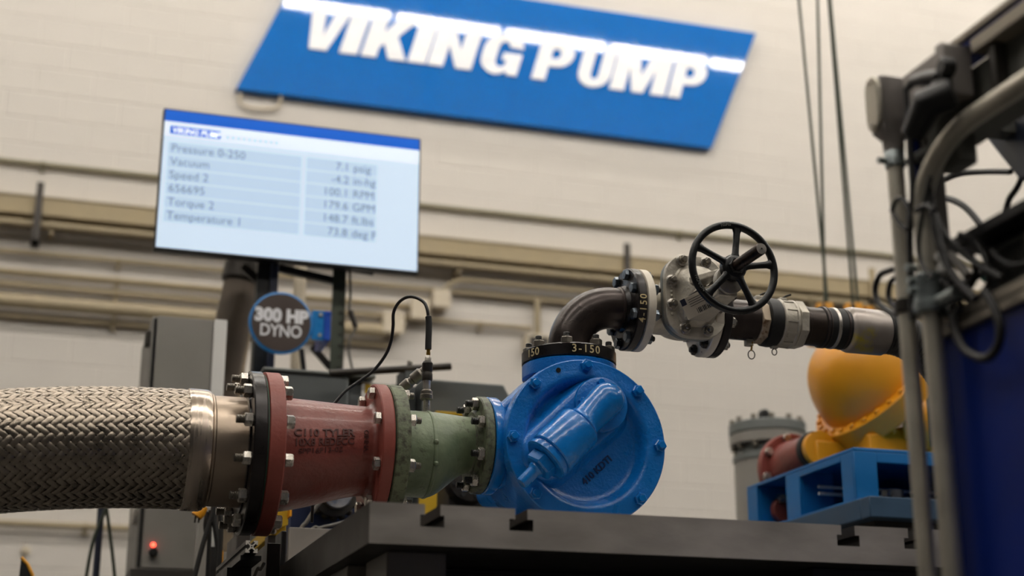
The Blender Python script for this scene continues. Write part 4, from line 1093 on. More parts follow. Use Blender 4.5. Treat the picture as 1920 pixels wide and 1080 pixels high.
MB().box((tX(1555,1050),YTB+0.08,0),(X1,YTB+0.30,ZB)).build('leg', m_tableside, tb, 0.004)
MB().box((tX(868,1050),YTB+0.32,ZB-0.16),(tX(1550,1050),YTB+0.36,ZB-0.01)).build('apron', m_tableside, tb, 0.004)
MB().box((X0+0.06,YTB+1.25,0),(X0+0.3,YTB+1.45,ZB)).build('leg', m_tableside, tb, 0.004)
MB().box((X1-0.3,YTB+1.25,0),(X1,YTB+1.45,ZB)).build('leg', m_tableside, tb, 0.004)

# ================================================================ equipment behind, right
# blue stand frame
YS = 4.6
XS = aY(1600,838,YS).x
zs1 = aY(1600,838,YS).z; zs0 = aY(1605,934,YS).z
YSb = aX(1400,915,XS).y
sf = thing('blue_stand', 'bright blue welded steel stand carrying the yellow pump', 'stand', (XS+0.5, 5.0, zs0))
tb_ = 0.022
def sbx(x0,x1,y0,y1,z0,z1,name): MB().box((x0,y0,z0),(x1,y1,z1)).build(name, m_standblue, sf, 0.003)
sbx(XS,XS+1.0,YS,YSb,zs1-0.012,zs1,'top_plate')
xp1 = aY(1645,880,YS).x
sbx(XS,xp1,YS,YS+0.012,zs0,zs1-0.012,'post')
sbx(XS,XS+0.012,YS+0.012,aX(1577,880,XS).y,zs0,zs1-0.012,'post')
sbx(XS,XS+0.012,aX(1500,930,XS).y,aX(1474,930,XS).y,zs0,zs1-0.012,'post')
sbx(XS+0.012,XS+0.14,aX(1500,930,XS).y,aX(1500,930,XS).y+0.012,zs0,zs1-0.012,'web')
sbx(XS,XS+0.012,aX(1420,945,XS).y,YSb,zs0,zs1-0.012,'post')
sbx(XS+0.012,XS+0.14,aX(1420,945,XS).y,aX(1420,945,XS).y+0.012,zs0,zs1-0.012,'web')
zr = aY(1660,868,YS).z
sbx(xp1,XS+1.0,YS,YS+0.012,zr,zs1-0.012,'top_rail')
sbx(XS+0.98,XS+1.0,YS+0.012,YSb,zs0,zs1-0.012,'post')
sbx(XS+0.012,XS+0.98,YSb-0.012,YSb,zs0,zs1-0.012,'back_plate')
sbx(XS-0.004,XS+1.0,YS-0.004,YSb,zs0-0.008,zs0,'bottom_plate')
sbx(XS,XS+0.012,aX(1577,880,XS).y,aX(1500,930,XS).y,zs1-0.035,zs1-0.012,'top_rail')
for zz in (0.075, 0.10):
    MB().cyl((XS+0.05,YS+0.35,zs0+zz),(XS+0.95,YS+0.35,zs0+zz),0.006,n=10).build('tie_rod', m_white, sf)
q_ = aY(1672,922,YS+0.15); MB().lathe([(0.04,0),(0.045,0.006),(0.045,0.03),(0.04,0.034),(0.04,0.06),(0.036,0.064)], (q_.x,YS+0.15,zs0), (0,0,1), 24).build('levelling_foot', m_zinc, sf)
# skid below
sk = thing('skid_base', 'dull blue grey steel skid under the bright blue stand', 'skid', (XS+0.5,5.0,0))
XKs = aY(1630,938,4.5).x
zk1 = zs0-0.008; zk0 = aY(1650,970,4.5).z
MB().box((XKs,4.5,zk0),(XS+1.3,4.56,zk1)).build('front_beam', m_skidblue, sk, 0.004)
MB().box((XKs,4.56,zk0),(XKs+0.05,6.2,zk1)).build('side_beam', m_skidblue, sk, 0.004)
MB().box((XKs+0.05,4.56,zk0-0.02),(XS+1.3,6.2,zk0)).build('deck', m_tableside, sk)
for (xx,yy) in ((XKs+0.3,5.0),(XS+1.1,5.0),(XKs+0.3,6.0),(XS+1.1,6.0)): MB().box((xx,yy,0),(xx+0.12,yy+0.12,zk0-0.02)).build('leg', m_tableside, sk)

# yellow pump
YP = 5.35
yc = aY(1637,722,YP)
yax = (RT*-0.66 + UP*0.72 - FW*0.15).normalized()
yp = thing('yellow_pump', 'large yellow pump with tilted bolted dome on the blue stand', 'pump', (yc.x,YP,zs1))
RF = 0.292
MB().lathe([(0.262,-0.095),(RF-0.006,-0.09),(RF,-0.085),(RF,-0.004),(RF-0.004,0.0),(0.23,0.002)], yc, yax, 72).build('flange', m_yellow, yp, angle=30)
dome = [(0.243,0.0)]
for k in range(1,17):
    a = PI/2*k/16; dome.append((max(0.001,0.243*math.cos(a)**0.75), 0.26*math.sin(a)))
MB().lathe(dome, yc, yax, 72).build('dome', m_yellow, yp, angle=50)
nbm = hex_mesh('flange_bolt', 0.012, 0.012, m_yellow)
yq = tq(yax); uu = yq @ V(1,0,0); ww = yq @ V(0,1,0)
for k in range(28):
    a = 2*PI*k/28; inst('flange_bolt', nbm, yp, yc+(uu*math.cos(a)+ww*math.sin(a))*0.270, yq)
    if k % 2 == 0: inst('flange_nut', nbm, yp, yc+(uu*math.cos(a)+ww*math.sin(a))*0.270-yax*0.107, yq)
bx0 = aY(1617,830,YP-0.1).x; bx1 = aY(1745,830,YP-0.1).x
b = MB(); b.rings([[V(a,y,zs1) for a,y in ((bx0,YP-0.16),(bx1,YP-0.16),(bx1,YP+0.18),(bx0,YP+0.18))],[V(a,y,yc.z+dz) for a,y,dz in ((bx0,YP-0.16,-0.245),(bx1,YP-0.16,-0.16),(bx1,YP+0.18,-0.02),(bx0,YP+0.18,-0.12))]]).build('pedestal', m_yellow, yp, 0.006)
q_ = aY(1722,788,YP-0.17)
MB().lathe([(0.08,-0.06),(0.085,-0.005),(0.115,0.0),(0.118,0.004),(0.118,0.03),(0.114,0.034)], V(q_.x,YP-0.17,q_.z), (0.9,-0.55,0), 40).build('outlet_flange', m_yellow, yp)
MB().lathe([(0.104,0.034),(0.104,0.06)], V(q_.x,YP-0.17,q_.z), (0.9,-0.55,0), 40).build('outlet_gasket', m_blackrub, yp)
yo = aY(1545,838,YP)
MB().lathe([(0.05,0),(0.07,0.004),(0.07,0.03),(0.06,0.034)], V(yo.x,YP+0.02,yo.z), (0,1,0), 36).build('inlet_port', m_yellow, yp, angle=30)
MB().box((yo.x-0.03,YP+0.01,zs1),(bx0+0.02,YP+0.16,yo.z+0.03)).build('inlet_body', m_yellow, yp, 0.01)

# red reducer behind
rr_ = aY(1490,882,YP+0.32)
rr2 = thing('red_flanged_reducer', 'small red flanged reducer between grey filter and yellow pump', 'pipe reducer', (rr_.x,YP+0.3,rr_.z-0.13))
ys_ = YP+0.06
MB().lathe([(0.07,0),(0.076,0.003),(0.076,0.03),(0.07,0.034)], V(yo.x,ys_,yo.z), (0,1,0), 36).build('gasket_ring', m_blackrub, rr2)
MB().cyl(V(yo.x,ys_+0.034,yo.z), V(rr_.x,YP+0.34,rr_.z), 0.07, 0.125, 36).build('cone', m_red, rr2)
MB().lathe([(0.15,0),(0.155,0.004),(0.155,0.03),(0.15,0.034)], V(rr_.x,YP+0.32,rr_.z), (0,1,0), 44).build('flange', m_redflat, rr2)
hm = hex_mesh('nut', 0.018, 0.02, m_zinc)
for k in range(8):
    a = 2*PI*k/8+0.25; inst('nut', hm, rr2, (rr_.x+0.137*math.cos(a),YP+0.32,rr_.z+0.137*math.sin(a)), tq((0,-1,0)))
MB().box((rr_.x-0.05,YP+0.3,zk0),(rr_.x+0.05,YP+0.4,rr_.z-0.1)).build('support', m_tableside, rr2)
p = aY(1464,945,5.3)
rp_ = thing('red_pipe_end', 'small dark red bolted pipe end inside the blue stand', 'pipe', (p.x,5.3,zs0))
MB().lathe([(0.046,0),(0.05,0.004),(0.05,0.03),(0.035,0.034),(0.035,0.09)], (p.x+0.02,5.3,p.z-0.02), (0,1,0), 30).build('flange', m_redflat, rp_)
inst('nut', hm, rp_, (p.x,5.3,p.z+0.02), tq((0,-1,0)))
MB().box((p.x,5.33,zs0),(p.x+0.04,5.37,p.z-0.04)).build('support', m_tableside, rp_)

# grey filter housing
YF = 7.0
fc = aY(1440,830,YF)
dF = (fc-CAM).dot(FW)/FPX
def fz(py): return aY(1440,py,YF).z
ft = thing('filter_housing', 'grey cylindrical filter housing with bolted lid and small gauge', 'filter', (fc.x,YF,0))
rf = 72*dF
MB().lathe([(rf*0.9,0),(rf*0.9,fz(868))], (fc.x,YF,0), (0,0,1), 48).build('vessel', m_filter, ft)
MB().lathe([(rf*0.9,0),(rf*0.93,0.003),(rf*0.93,fz(858)-fz(868)),(rf*0.82,fz(854)-fz(868)),(rf*0.82,fz(835)-fz(868))], (fc.x,YF,fz(868)), (0,0,1), 48).build('neck', m_filterdark, ft, angle=30)
MB().lathe([(rf*0.97,0),(rf,0.004),(rf,0.05),(rf*0.97,0.054)], (fc.x,YF,fz(838)), (0,0,1), 56).build('lower_flange', m_filter, ft, angle=30)
MB().lathe([(rf*0.97,0),(rf,0.004),(rf,0.05),(rf*0.95,0.056)], (fc.x,YF,fz(838)+0.058), (0,0,1), 56).build('lid', m_filterdark, ft, angle=30)
hm2 = hex_mesh('lid_nut', 0.016, 0.026, m_zincdark)
for k in range(12):
    a = 2*PI*k/12+0.2; pp = V(fc.x+rf*0.9*math.cos(a),YF+rf*0.9*math.sin(a),fz(838)-0.027)
    inst('lid_bolt', hm2, ft, pp); inst('lid_nut', hm2, ft, pp+V(0,0,0.027+0.112))
gp = aY(1433,779,YF-0.1)
gg = thing('pressure_gauge', 'small black pressure gauge standing on the grey filter lid', 'gauge', (gp.x,YF-0.1,fz(838)+0.114))
MB().cyl((gp.x,YF-0.1,fz(838)+0.112),(gp.x,YF-0.1,gp.z-0.02),0.01,n=10).build('stem', m_brass, gg)
MB().lathe([(0.026,-0.014),(0.031,-0.012),(0.031,0.012),(0.028,0.014)], (gp.x,YF-0.1,gp.z), (0.3,-1,0), 24).build('case', m_black, gg)

# hoist cables and lifting beam
YH2 = 6.6
lb = thing('lifting_beam', 'orange lifting beam with lugs behind the black hose', 'lifting beam', (aY(1595,600,YH2).x,YH2,aY(1595,615,YH2).z))
b0 = aY(1525,600,YH2); b1 = aY(1700,620,YH2)
MB().box((b0.x,YH2,b0.z-0.12),(b1.x,YH2+0.08,b0.z-0.03)).build('beam', m_orange, lb, 0.004)
for px in (1541,1558,1595,1614,1634):
    p = aY(px,580,YH2); w_ = 0.022 if px in (1558,1614,1634) else 0.01
    MB().box((p.x-w_,YH2+0.01,b0.z-0.03),(p.x+w_,YH2+0.05,aY(px,566 if px < 1630 else 572,YH2).z+0.0)).build('lug', m_orange, lb, 0.003)
for px in (1548,1603):
    p = aY(px,573,YH2); MB().cyl((p.x-0.03,YH2+0.03,p.z),(p.x+0.03,YH2+0.03,p.z),0.018,n=12).build('shackle_pin', m_darksteel, lb)
cl_ = ['leftmost thin steel hoist cable hanging beside the blue sign', 'second thin steel hoist cable, meeting the leftmost one at the lug', 'third thin steel hoist cable, just left of the rightmost one', 'rightmost thin steel hoist cable hanging beside the conduit box']
for k, ((xa,ya),(xb,yb)) in enumerate((((1498,0),(1552,572)),((1533,0),(1547,572)),((1554,0),(1600,574)),((1557,0),(1609,574)))):
    p0, p1 = aY(xa,ya,YH2+0.03), aY(xb,yb,YH2+0.03)
    d_ = (p0-p1); top = p1+d_*((9.4-p1.z)/d_.z)
    tag(MB().tube([p1, top], 0.008, 8).build('hoist_cable', m_oliveSteel, origin=p1), cl_[k], 'cable', 'hoist cables')

# ================================================================ foreground control frame, right
XP = 1.40
def P(px, py): return aX(px, py, XP)
YF0 = aX(1737,700,XP).y          # far edge of the frame
fr = thing('control_frame', 'blue and grey control enclosure frame in the right foreground', 'frame', (XP+0.1, 1.6, 0))
ZTOP = P(1690,170).z
YN = 0.9
# blue side panel below the opening
zp = P(1824,603).z
zp2 = P(1857,560).z
b = MB().box((XP+0.004,YN,0),(XP+0.024,YF0,zp)).build('side_panel', m_panelblue, fr, 0.002)
MB().box((XP-0.006,YN,zp-0.006),(XP+0.03,YF0-0.02,zp+0.010)).build('trim_strip', m_trim, fr, 0.002)
MB().box((XP+0.004,YN,zp+0.010),(XP+0.024,YF0-0.02,zp2-0.01)).build('blue_rail', m_panelblue, fr, 0.002)
MB().box((XP-0.004,YN,zp2-0.01),(XP+0.03,YF0-0.02,zp2+0.008)).build('trim_strip', m_trim, fr, 0.002)
MB().box((XP+0.012,YF0-0.03,0),(XP+0.05,YF0,ZTOP-0.02)).build('corner_post', m_tableside, fr, 0.004)
MB().box((XP+0.024,YF0-0.06,0),(XP+0.9,YF0-0.02,zp)).build('back_panel', m_panelblue, fr, 0.002)
# top beam
zt0, zt1_, zt2_, zt3 = P(1905,-6).z, P(1905,8).z, P(1905,22).z, P(1905,38).z
MB().box((XP-0.01,YN,zt1_),(XP+0.05,YF0+0.02,zt0)).build('top_trim', m_trim, fr, 0.002)
MB().box((XP-0.004,YN,zt2_),(XP+0.05,YF0+0.02,zt1_)).build('blue_strip', m_panelblue, fr, 0.001)
MB().box((XP-0.012,YN,zt3-0.01),(XP+0.05,YF0-0.22,zt2_)).build('lower_trim', m_trim, fr, 0.002)
zbm = P(1905,165).z
MB().box((XP+0.02,YN,zbm),(XP+0.03,YF0,zt3-0.01)).build('beam_web', m_framegrey, fr)
MB().box((XP-0.008,YN,zbm-0.012),(XP+0.06,YF0,zbm)).build('beam_flange', m_framegrey, fr, 0.002)
yr = P(1868,150).y
MB().box((XP-0.004,yr-0.008,zbm),(XP+0.02,yr+0.008,zt3-0.01)).build('stiffener', m_tableside, fr)
MB().box((XP-0.002,YN,P(1905,20).z),(XP+0.018,yr-0.008,zt3-0.008)).build('blue_insert', m_panelblue, fr)
# bracket under the beam
p = P(1785,300); MB().box((XP-0.01,P(1806,300).y,P(1785,316).z),(XP+0.03,P(1764,300).y,zbm)).build('bracket', m_framegrey, fr, 0.006)
MB().box((XP+0.004,YF0-0.014,zp),(XP+0.012,YF0-0.002,ZTOP-0.03)).build('blue_edge', m_panelblue, fr)
# receptacle box with plugs
ob = thing('outlet_box', 'grey receptacle box with black plugs under the top beam', 'outlet box', P(1800,200))
pa, pb = P(1800,100), P(1745,200)
z_a, z_b = P(1802,100).z, P(1815,182).z
MB().box((XP-0.045,pa.y-0.004,z_b),(XP+0.004,P(1738,200).y,z_a)).build('box_body', m_lb, ob, 0.004)
MB().box((XP-0.052,P(1822,150).y,z_b-0.004),(XP+0.004,pa.y-0.004,z_a+0.004)).build('cover_plate', m_lb, ob, 0.004)
for (px,py,r_) in ((1783,128,0.017),(1772,168,0.022)):
    c = aX(px,py,XP-0.046); MB().lathe([(r_,0),(r_,0.016),(r_*0.7,0.02)], c, (-1,0,0), 24).build('receptacle', m_black, ob)
c = aX(1768,172,XP-0.07); MB().tube([c+V(0.02,0,0), c+V(-0.01,0.03,-0.01), c+V(-0.012,0.075,-0.045)], [0.026,0.028,0.02], 16).build('plug', m_black, ob)
c = aX(1735,150,XP-0.06); MB().tube([aX(1762,142,XP-0.06), aX(1738,146,XP-0.06), aX(1712,152,XP-0.06), aX(1702,165,XP-0.06)], [0.010,0.012,0.009,0.006], 12).build('plug', m_black, ob)
def fcable(pts, X, r, label, m=m_cable, name='cable'):
    o = MB().tube(smooth_path([aX(x,y,X+dx) for x,y,dx in [(q+(0,))[:3] for q in pts]],8), r, 10).build(name, m, origin=aX(pts[-1][0],pts[-1][1],X))
    return tag(o, label, 'cable')
# bent conduit
bc = thing('bent_conduit', 'thick galvanised conduit bending from vertical to the top beam in front of the enclosure', 'conduit', aX(1735,1080,XP-0.03))
yb0 = aX(1764,800,XP-0.03).y
zc1 = aX(1920,155,XP-0.03).z
pts = [V(XP-0.03,yb0,0.0), V(XP-0.03,yb0,aX(1728,400,XP-0.03).z)]
yc1 = aX(1830,235,XP-0.03).y
z_s = pts[1].z
pts += [V(XP-0.03, yb0+(yc1-yb0)*(1-math.cos(a)), z_s+(zc1-z_s)*math.sin(a)) for a in [PI/2*k/12 for k in range(1,13)]]
pts += [V(XP-0.03,YN,zc1)]
MB().tube(pts, 0.0165, 20).build('tube', m_conduit, bc)
for (py0, py1, r_) in ((570,520,0.024),(595,572,0.028)):
    z0_, z1_ = aX(1730,py0,XP-0.03).z, aX(1730,py1,XP-0.03).z
    MB().lathe([(r_*0.85,0),(r_,0.004),(r_,z1_-z0_-0.004),(r_*0.85,z1_-z0_)], (XP-0.03,yb0,z0_), (0,0,1), 20).build('coupling', m_galv, bc)
for py in (515,540,558):
    z0_ = aX(1712,py,XP-0.03).z; MB().cyl((XP-0.062,yb0+0.012,z0_),(XP-0.03,yb0+0.012,z0_),0.007,n=8).build('set_screw', m_galv, bc)
# strap clamp
zc_ = aX(1730,580,XP-0.03).z
MB().lathe([(0.018,-0.014),(0.026,-0.013),(0.026,0.013),(0.018,0.014)], (XP-0.03,yb0,zc_), (0,0,1), 24).build('strap', m_galv, bc, angle=30)
MB().cyl((XP-0.03,yb0-0.02,zc_),(XP-0.03,yb0-0.075,zc_),0.011,n=12).build('strap_bolt', m_galv, bc)
# slim conduit with cast fitting
YL = aX(1717,800,XP-0.03).y
lc = thing('conduit_riser', 'slim galvanised conduit riser with grey cast elbow box on top', 'conduit', V(XP-0.03,YL,0))
zl1 = aX(1664,318,XP-0.03).z
MB().cyl((XP-0.03,YL,0),(XP-0.03,YL,zl1),0.0145,n=20).build('tube', m_conduit, lc)
zl2 = aX(1662,290,XP-0.03).z
MB().lathe([(0.0175,0),(0.0175,zl2-zl1),(0.016,zl2-zl1+0.002)], (XP-0.03,YL,zl1-0.006), (0,0,1), 20).build('compression_nut', m_galv, lc)
MB().cyl((XP-0.06,YL+0.004,zl1+0.006),(XP-0.03,YL+0.004,zl1+0.006),0.006,n=8).build('set_screw', m_galv, lc)
za, zb_ = zl2-0.004, aX(1650,163,XP-0.03).z
ptsb = []
bxx = [(XP-0.058,YL-0.022),(XP+0.012,YL-0.022),(XP+0.012,YL+0.024),(XP-0.058,YL+0.024)]
b = MB(); b.rings([[V(XP-0.03+0.018*math.cos(a),YL+0.018*math.sin(a),za) for a in [2*PI*k/24 for k in range(24)]],
   [V(XP-0.03+0.019*math.cos(a),YL+0.019*math.sin(a),za+0.02) for a in [2*PI*k/24 for k in range(24)]],
   [V(XP-0.026+0.034*max(-1,min(1,1.3*math.cos(a))),YL+0.022*max(-1,min(1,1.3*math.sin(a))),za+0.034) for a in [2*PI*k/24 for k in range(24)]],
   [V(XP-0.026+0.034*max(-1,min(1,1.3*math.cos(a))),YL+0.022*max(-1,min(1,1.3*math.sin(a))),zb_-0.004) for a in [2*PI*k/24 for k in range(24)]],
   [V(XP-0.026+0.030*max(-1,min(1,1.3*math.cos(a))),YL+0.018*max(-1,min(1,1.3*math.sin(a))),zb_) for a in [2*PI*k/24 for k in range(24)]]]).build('cast_box', m_lb, lc, angle=45)
# oval cover on the left side of the box
zm, hh = (za+0.034+zb_)/2, (zb_-za-0.03)/2
ov = [(YL+0.021*math.cos(a)*1.0, zm+hh*0.98*math.copysign(abs(math.sin(a))**0.45, math.sin(a))) for a in [2*PI*k/28 for k in range(28)]]
MB().prism(ov, XP-0.068, XP-0.058, lambda a,b_,d: V(d,a,b_)).build('cover', m_conduit, lc, 0.003)
for s in (-1,1): MB().cyl((XP-0.071,YL,zm+s*hh*0.78),(XP-0.066,YL,zm+s*hh*0.78),0.005,n=10).build('screw', m_zinc, lc)
zcl = aX(1697,590,XP-0.03).z
MB().lathe([(0.016,0),(0.02,0.002),(0.02,0.022),(0.016,0.024)], (XP-0.03,YL,zcl), (0,0,1), 20).build('strap', m_darksteel, lc)
# back-wired cables
fcable([(1672,398),(1678,380),(1690,372),(1703,390),(1708,415),(1700,430),(1686,418),(1676,402)], XP-0.06, 0.004, 'small black cable loop tied to the slim conduit riser')
fcable([(1700,165),(1703,220),(1708,300),(1712,360),(1706,430),(1708,520),(1712,600)], XP-0.045, 0.006, 'black cable running down between the two conduits')
fcable([(1694,500),(1668,507),(1650,516),(1641,540),(1645,565),(1660,580),(1676,588),(1700,592)], XP-0.012, 0.0055, 'dark cable loop bulging left of the slim conduit riser, larger one')
fcable([(1698,512),(1680,520),(1669,532),(1666,555),(1672,570),(1684,580),(1704,586)], XP-0.012, 0.005, 'dark cable loop left of the slim conduit riser, smaller one')
fcable([(1735,360),(1765,340),(1800,326),(1850,322),(1895,322)], XP+0.30, 0.006, 'black cable arching from the conduits to the dark monitor arm')
fcable([(1745,377),(1775,372),(1805,385),(1830,410),(1848,440),(1858,480)], XP+0.25, 0.0065, 'black cable arching down to the computer in the opening')
fcable([(1918,325),(1912,342),(1905,355),(1893,372),(1886,395),(1884,412)], XP+0.26, 0.006, 'short black cable below the dark monitor arm')
fcable([(1735,300),(1742,360),(1752,420),(1765,470),(1790,520),(1830,560)], XP-0.03, 0.007, 'thick black cable bundle beside the bent conduit')
fcable([(1745,330),(1730,400),(1722,460),(1730,500),(1748,520)], XP-0.07, 0.004, 'thin black cable hanging in front of the bent conduit')
fcable([(1718,395),(1728,388),(1740,386),(1752,395)], XP-0.07, 0.005, 'short black cable crossing the bent conduit')
fcable([(1846,545),(1866,580),(1876,620),(1868,655),(1846,672),(1815,660),(1800,640),(1792,615),(1790,590)], XP-0.03, 0.0075, 'black cable loop hanging over the navy side panel')
fcable([(1760,500),(1790,530),(1830,520),(1870,490),(1900,460)], XP+0.12, 0.006, 'black cable crossing in front of the computer')
for k, (c0, lab) in enumerate((((1850,512),'upper green patch cable inside the enclosure opening'),((1845,522),'lower green patch cable inside the enclosure opening'))):
    fcable([(c0[0],c0[1]),(c0[0]+30,c0[1]-14),(c0[0]+60,c0[1]-12),(c0[0]+85,c0[1]-20)], XP+0.14, 0.007, lab, m_greencable)
fcable([(1780,478),(1800,498),(1815,518)], XP-0.02, 0.008, 'grey sheathed cable end among the black cables', m_greycable)
extra = [([(1740,345),(1748,390),(1770,440),(1800,470),(1840,500),(1880,520)], XP+0.0, 0.006, 'black cable sagging diagonally across the enclosure opening, upper one'),
 ([(1742,390),(1756,450),(1775,510),(1800,545),(1830,575)], XP+0.02, 0.007, 'black cable sagging diagonally across the enclosure opening, lower one'),
 ([(1760,520),(1782,545),(1800,570),(1790,590),(1765,585),(1758,560)], XP-0.02, 0.006, 'black cable coil beside the conduit clamp'),
 ([(1770,480),(1795,470),(1820,480),(1830,510),(1815,540),(1790,540)], XP+0.03, 0.006, 'black cable coil in front of the computer vent'),
 ([(1800,440),(1830,455),(1850,490),(1855,530),(1835,560)], XP+0.02, 0.006, 'black cable dropping past the perforated vent'),
 ([(1860,470),(1880,490),(1905,498),(1935,490)], XP+0.03, 0.006, 'black cable running to the right edge over the slot covers')]
for pts_, X_, r_, lab_ in extra: fcable(pts_, X_, r_, lab_)
# equipment shelf: computer and connectors
cpx = XP+0.05
zs_ = zp2+0.008
cp = thing('computer_unit', 'black computer with perforated vent inside the enclosure opening', 'computer', (XP+0.25,P(1850,480).y,zs_))
y0_, y1_ = P(1990,450).y, P(1782,500).y
ztp = P(1900,395).z
MB().box((XP+0.06,y0_,zs_),(XP+0.5,y1_,ztp-0.0)).build('case', m_computer, cp, 0.006)
vy0, vy1 = P(1862,470).y, P(1812,490).y
MB().box((XP+0.056,vy0,zs_+0.03),(XP+0.061,vy1,ztp-0.012)).build('vent_panel', m_framegrey, cp)
for i in range(7):
    for j in range(6):
        yy = vy0+(vy1-vy0)*(i+0.5)/7; zz = zs_+0.035+(ztp-0.055-zs_)*(j+0.5)/6
        MB().cyl((XP+0.057,yy,zz),(XP+0.053,yy,zz),0.0035,n=6).build('vent_hole', m_black, cp)
for i in range(4):
    yy = P(1875+i*14,470).y; MB().box((XP+0.05,yy-0.004,zs_+0.05),(XP+0.06,yy+0.003,ztp-0.015)).build('slot_cover', m_trim, cp)
MB().box((XP+0.02,y0_,ztp+0.003),(XP+0.5,YF0-0.06,ztp+0.022)).build('shelf_rail', m_computer, fr, 0.003)
MB().box((XP+0.03,y0_,zs_-0.012),(XP+0.5,YF0-0.05,zs_-0.001)).build('shelf', m_computer, fr)
# dark monitor arm box
mo = thing('monitor_back', 'dark blue monitor back hanging below the top beam at the right edge', 'monitor', aX(1905,350,XP+0.25))
ya, yb_ = aX(1990,300,XP+0.25).y, aX(1872,250,XP+0.25).y
z0_, z1_ = aX(1905,350,XP+0.25).z, zbm
b = MB(); b.rings([[V(XP+a,y,z0_) for a,y in ((0.24,ya),(0.24,yb_-0.06),(0.30,yb_-0.06),(0.30,ya))],[V(XP+a,y,z1_+0.12) for a,y in ((0.24,ya),(0.24,yb_+0.03),(0.30,yb_+0.03),(0.30,ya))]]).build('shell', mat('monitor_navy',(26,34,50),0.4), mo, 0.006)
MB().box((XP+0.03,ya+0.1,z1_+0.09),(XP+0.24,ya+0.14,z1_+0.11)).build('arm', m_framegrey, mo)
# connector cluster beside post
for k, (px, py, lab) in enumerate(((1752,468,'upper'),(1765,487,'middle'),(1770,508,'lower'))):
    c = aX(px,py,XP-0.01); t_ = thing('cable_connector', lab+' pale cable connector in the tangle beside the corner post', 'connector', c, 'cable connectors at the post')
    MB().lathe([(0.006,0),(0.010,0.003),(0.010,0.016),(0.006,0.02)], c, (-0.6,-0.8,0), 14).build('shell', m_white, t_); MB().cyl(c, c+V(0.024,0.03,-0.01), 0.006, n=8).build('boot', m_black, t_)

# ================================================================ lower left clutter
tag(MB().box((aY(543,990,4.53).x,4.53,0),(aY(640,990,4.53).x,4.56,aY(560,989,4.53).z)).build('steel_plate', m_tablebase, bevel=0.002), 'grey steel plate standing behind the bed plate edge', 'plate')
# aluminium T-slot extrusion, end on
ec = aY(472,1025,3.7); hs_ = 11.6/FPX*(ec-CAM).dot(FW)
q8 = []
u = hs_
quarter = [(u*0.30,u*0.98),(u*0.98,u*0.98),(u*0.98,u*0.30),(u*0.72,u*0.30),(u*0.72,u*0.52),(u*0.34,u*0.14)]
def rot90(p, k):
    x, y = p
    for _ in range(k): x, y = y, -x
    return (x, y)
quarter = [(0.30,0.98),(0.98,0.98),(0.98,0.30),(0.72,0.30),(0.72,0.54),(0.30,0.13)]
outl = []
for k in range(4): outl += [rot90((a*u,b_*u),k) for a,b_ in [(0.13,0.30),(0.54,0.72),(0.30,0.72)]+quarter]
g, f = shape_geo([outl, [(0.13*u*math.cos(2*PI*k/12),0.13*u*math.sin(2*PI*k/12)) for k in range(12)]], 0.28)
ep = thing('aluminium_profile', 'bright aluminium T-slot profile end below the large red flange', 'profile', (ec.x,3.7,ec.z-hs_))
MB().add([V(ec.x+p.x, 3.7+0.28+p.z, ec.z+p.y) for p in g], f).build('extrusion', mat('aluminium_bright',(232,226,216),0.4,0.1), ep, angle=20)
xo_ = bpy.data.objects['extrusion']; xo_.data.materials.append(m_tableside)
for f_ in xo_.data.polygons: f_.material_index = 0 if abs(f_.normal.y) > 0.9 else 1  # side faces coloured dark to stand in for shade, lit end bright
MB().box((ec.x-0.02,3.74,ec.z-hs_-0.012),(ec.x+0.03,4.26,ec.z-hs_-0.001)).build('bracket_plate', m_black, ep)
MB().box((ec.x-0.03,3.9,0),(ec.x+0.03,4.0,ec.z-hs_-0.012)).build('upright', m_black, ep)
# dark base boxes under the flange
tag(MB().box((aY(500,1040,3.95).x,3.95,0),(aY(526,1040,3.95).x,4.2,aY(510,1018,3.95).z)).build('dark_support', m_tableside, bevel=0.003), 'dark steel support block right of the aluminium profile', 'block')
tag(MB().box((aY(527,1010,4.1).x,4.1,0),(aY(538,1010,4.1).x,4.2,aY(530,995,4.1).z)).build('dark_support', m_black, bevel=0.003), 'thin black upright beside the grey steel plate', 'block')
tag(MB().box((aY(443,1010,4.4).x,4.4,0),(aY(470,1010,4.4).x,4.6,aY(450,1000,4.4).z)).build('dark_support', m_tableside, bevel=0.003), 'dark block left of the aluminium profile under the black flange', 'block')
wp = thing('white_upright', 'off white upright strip with black edging left of the aluminium profile', 'upright', aY(380,1080,5.2)*1.0)
a = aY(369,1000,5.2); b_ = aY(392,1000,5.2); MB().box((a.x,5.2,0),(b_.x,5.24,aY(380,950,5.2).z)).build('strip', m_cabinet, wp, 0.003)
MB().box((b_.x,5.2,0),(b_.x+0.03,5.24,aY(395,1025,5.2).z)).build('edging', m_black, wp)
tag(MB().box((aY(412,1050,5.0).x,5.0,0),(aY(418,1050,5.0).x,5.02,aY(414,1032,5.0).z)).build('orange_strip', m_orange), 'narrow orange strip low beside the dark cables', 'strip')
tag(MB().box((aY(419,1050,5.0).x,5.0,0),(aY(431,1050,5.0).x,5.05,aY(424,1035,5.0).z)).build('pale_box', m_cabinet, bevel=0.003), 'narrow pale box right of the orange strip', 'box')
def lcable(pts, Y, r, label, m=m_cable):
    pts = [aY(x,y,Y) for x,y in pts]; dd = (pts[-1]-pts[-2]); dd = dd*(0.2/max(0.05,abs(dd.z))); dd.z = -0.2; pts += [pts[-1]+dd, pts[-1]+dd*1.8, V((pts[-1]+dd*2.2).x,Y,0.02)]
    return tag(MB().tube(smooth_path(pts,6), r, 8).build('cable', m, origin=pts[-1]), label, 'cable')
lcable([(401,945),(398,965),(390,990),(378,1030),(365,1080)], 4.9, 0.008, 'black cable slanting down in front of the grey cabinet')
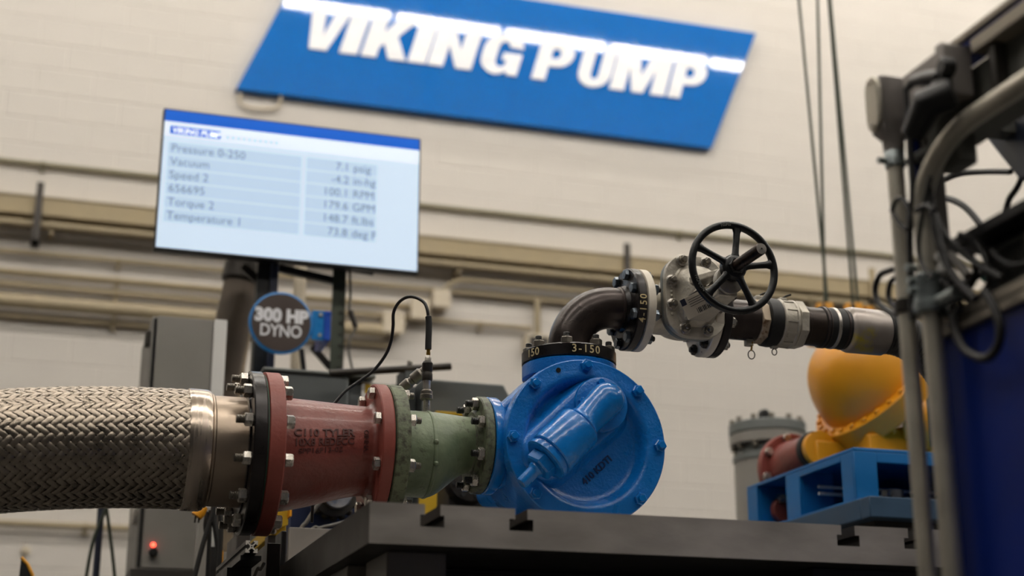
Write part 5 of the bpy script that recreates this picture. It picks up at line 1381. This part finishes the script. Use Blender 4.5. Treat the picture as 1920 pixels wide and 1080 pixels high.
lcable([(404,948),(402,975),(408,1020),(412,1080)], 4.9, 0.009, 'black cable dropping straight below the hose neck')
lcable([(412,948),(414,990),(412,1040),(410,1080)], 4.8, 0.008, 'black cable hanging below the black flange, rightmost')
lcable([(389,960),(385,985),(388,1003),(393,990),(395,960)], 4.95, 0.007, 'small black cable loop beside the yellow plug')
yl = aY(374,962,4.9)
pg = thing('yellow_plug', 'yellow electrical plug hanging below the hose neck', 'plug', yl)
MB().tube([aY(384,950,4.9), aY(374,960,4.9), aY(368,968,4.9)], [0.012,0.02,0.018], 12).build('plug_body', m_yellow, pg)
for dx in (0,7): MB().tube([aY(367+dx,967,4.9), aY(365+dx,980,4.9)], 0.003, 6).build('prong', m_darksteel, pg)
lcable([(200,950),(190,975),(176,1010),(168,1045),(162,1080)], 6.4, 0.007, 'thin black cable curving down at the left below the hose', m_oliveSteel)
lcable([(200,955),(206,1000),(212,1050),(215,1080)], 6.4, 0.007, 'thin dark cable falling to the right at the left below the hose', m_oliveSteel)
px_ = aY(186,1000,6.5); tag(MB().cyl((px_.x,6.5,0),(px_.x,6.5,2.0),0.014,n=10).build('thin_post', m_navysteel), 'thin grey vertical post behind the braided hose', 'post')
lcable([(604,938),(590,955),(574,980),(560,1000)], 4.65, 0.006, 'grey cable below the red reducer, nearly vertical', m_greycable)
lcable([(660,975),(630,983),(600,990),(578,1000)], 4.7, 0.005, 'grey cable lying flat below the red reducer', m_greycable)
lcable([(495,1055),(488,1068),(478,1078)], 3.9, 0.004, 'thin grey cable below the aluminium profile', m_greycable)
bf = aY(42,1080,5.5); bt = aY(40,1045,5.5)
bl = thing('black_banner', 'black pointed panel with yellow edge at the lower left corner', 'panel', V(bf.x,5.5,0))
MB().prism([(bf.x-0.01,0),(bf.x+0.12,0),(aY(62,1080,5.5).x,bf.z),(bt.x,bt.z),(bt.x-0.002,bf.z)], 5.5, 5.52, lambda a,b_,d: V(a,d,b_)).build('panel', m_black, bl)
MB().tube([bt, aY(52,1058,5.5), aY(62,1080,5.5)], 0.006, 6).build('edge', m_orange, bl)
q_ = aY(48,1032,10.98); tag(MB().lathe([(0.03,0),(0.03,0.02),(0.02,0.025)], V(q_.x,YW+0.001,q_.z), (0,-1,0), 16).build('wall_fitting', m_cream), 'small round cream fitting low on the wall at left', 'fitting')
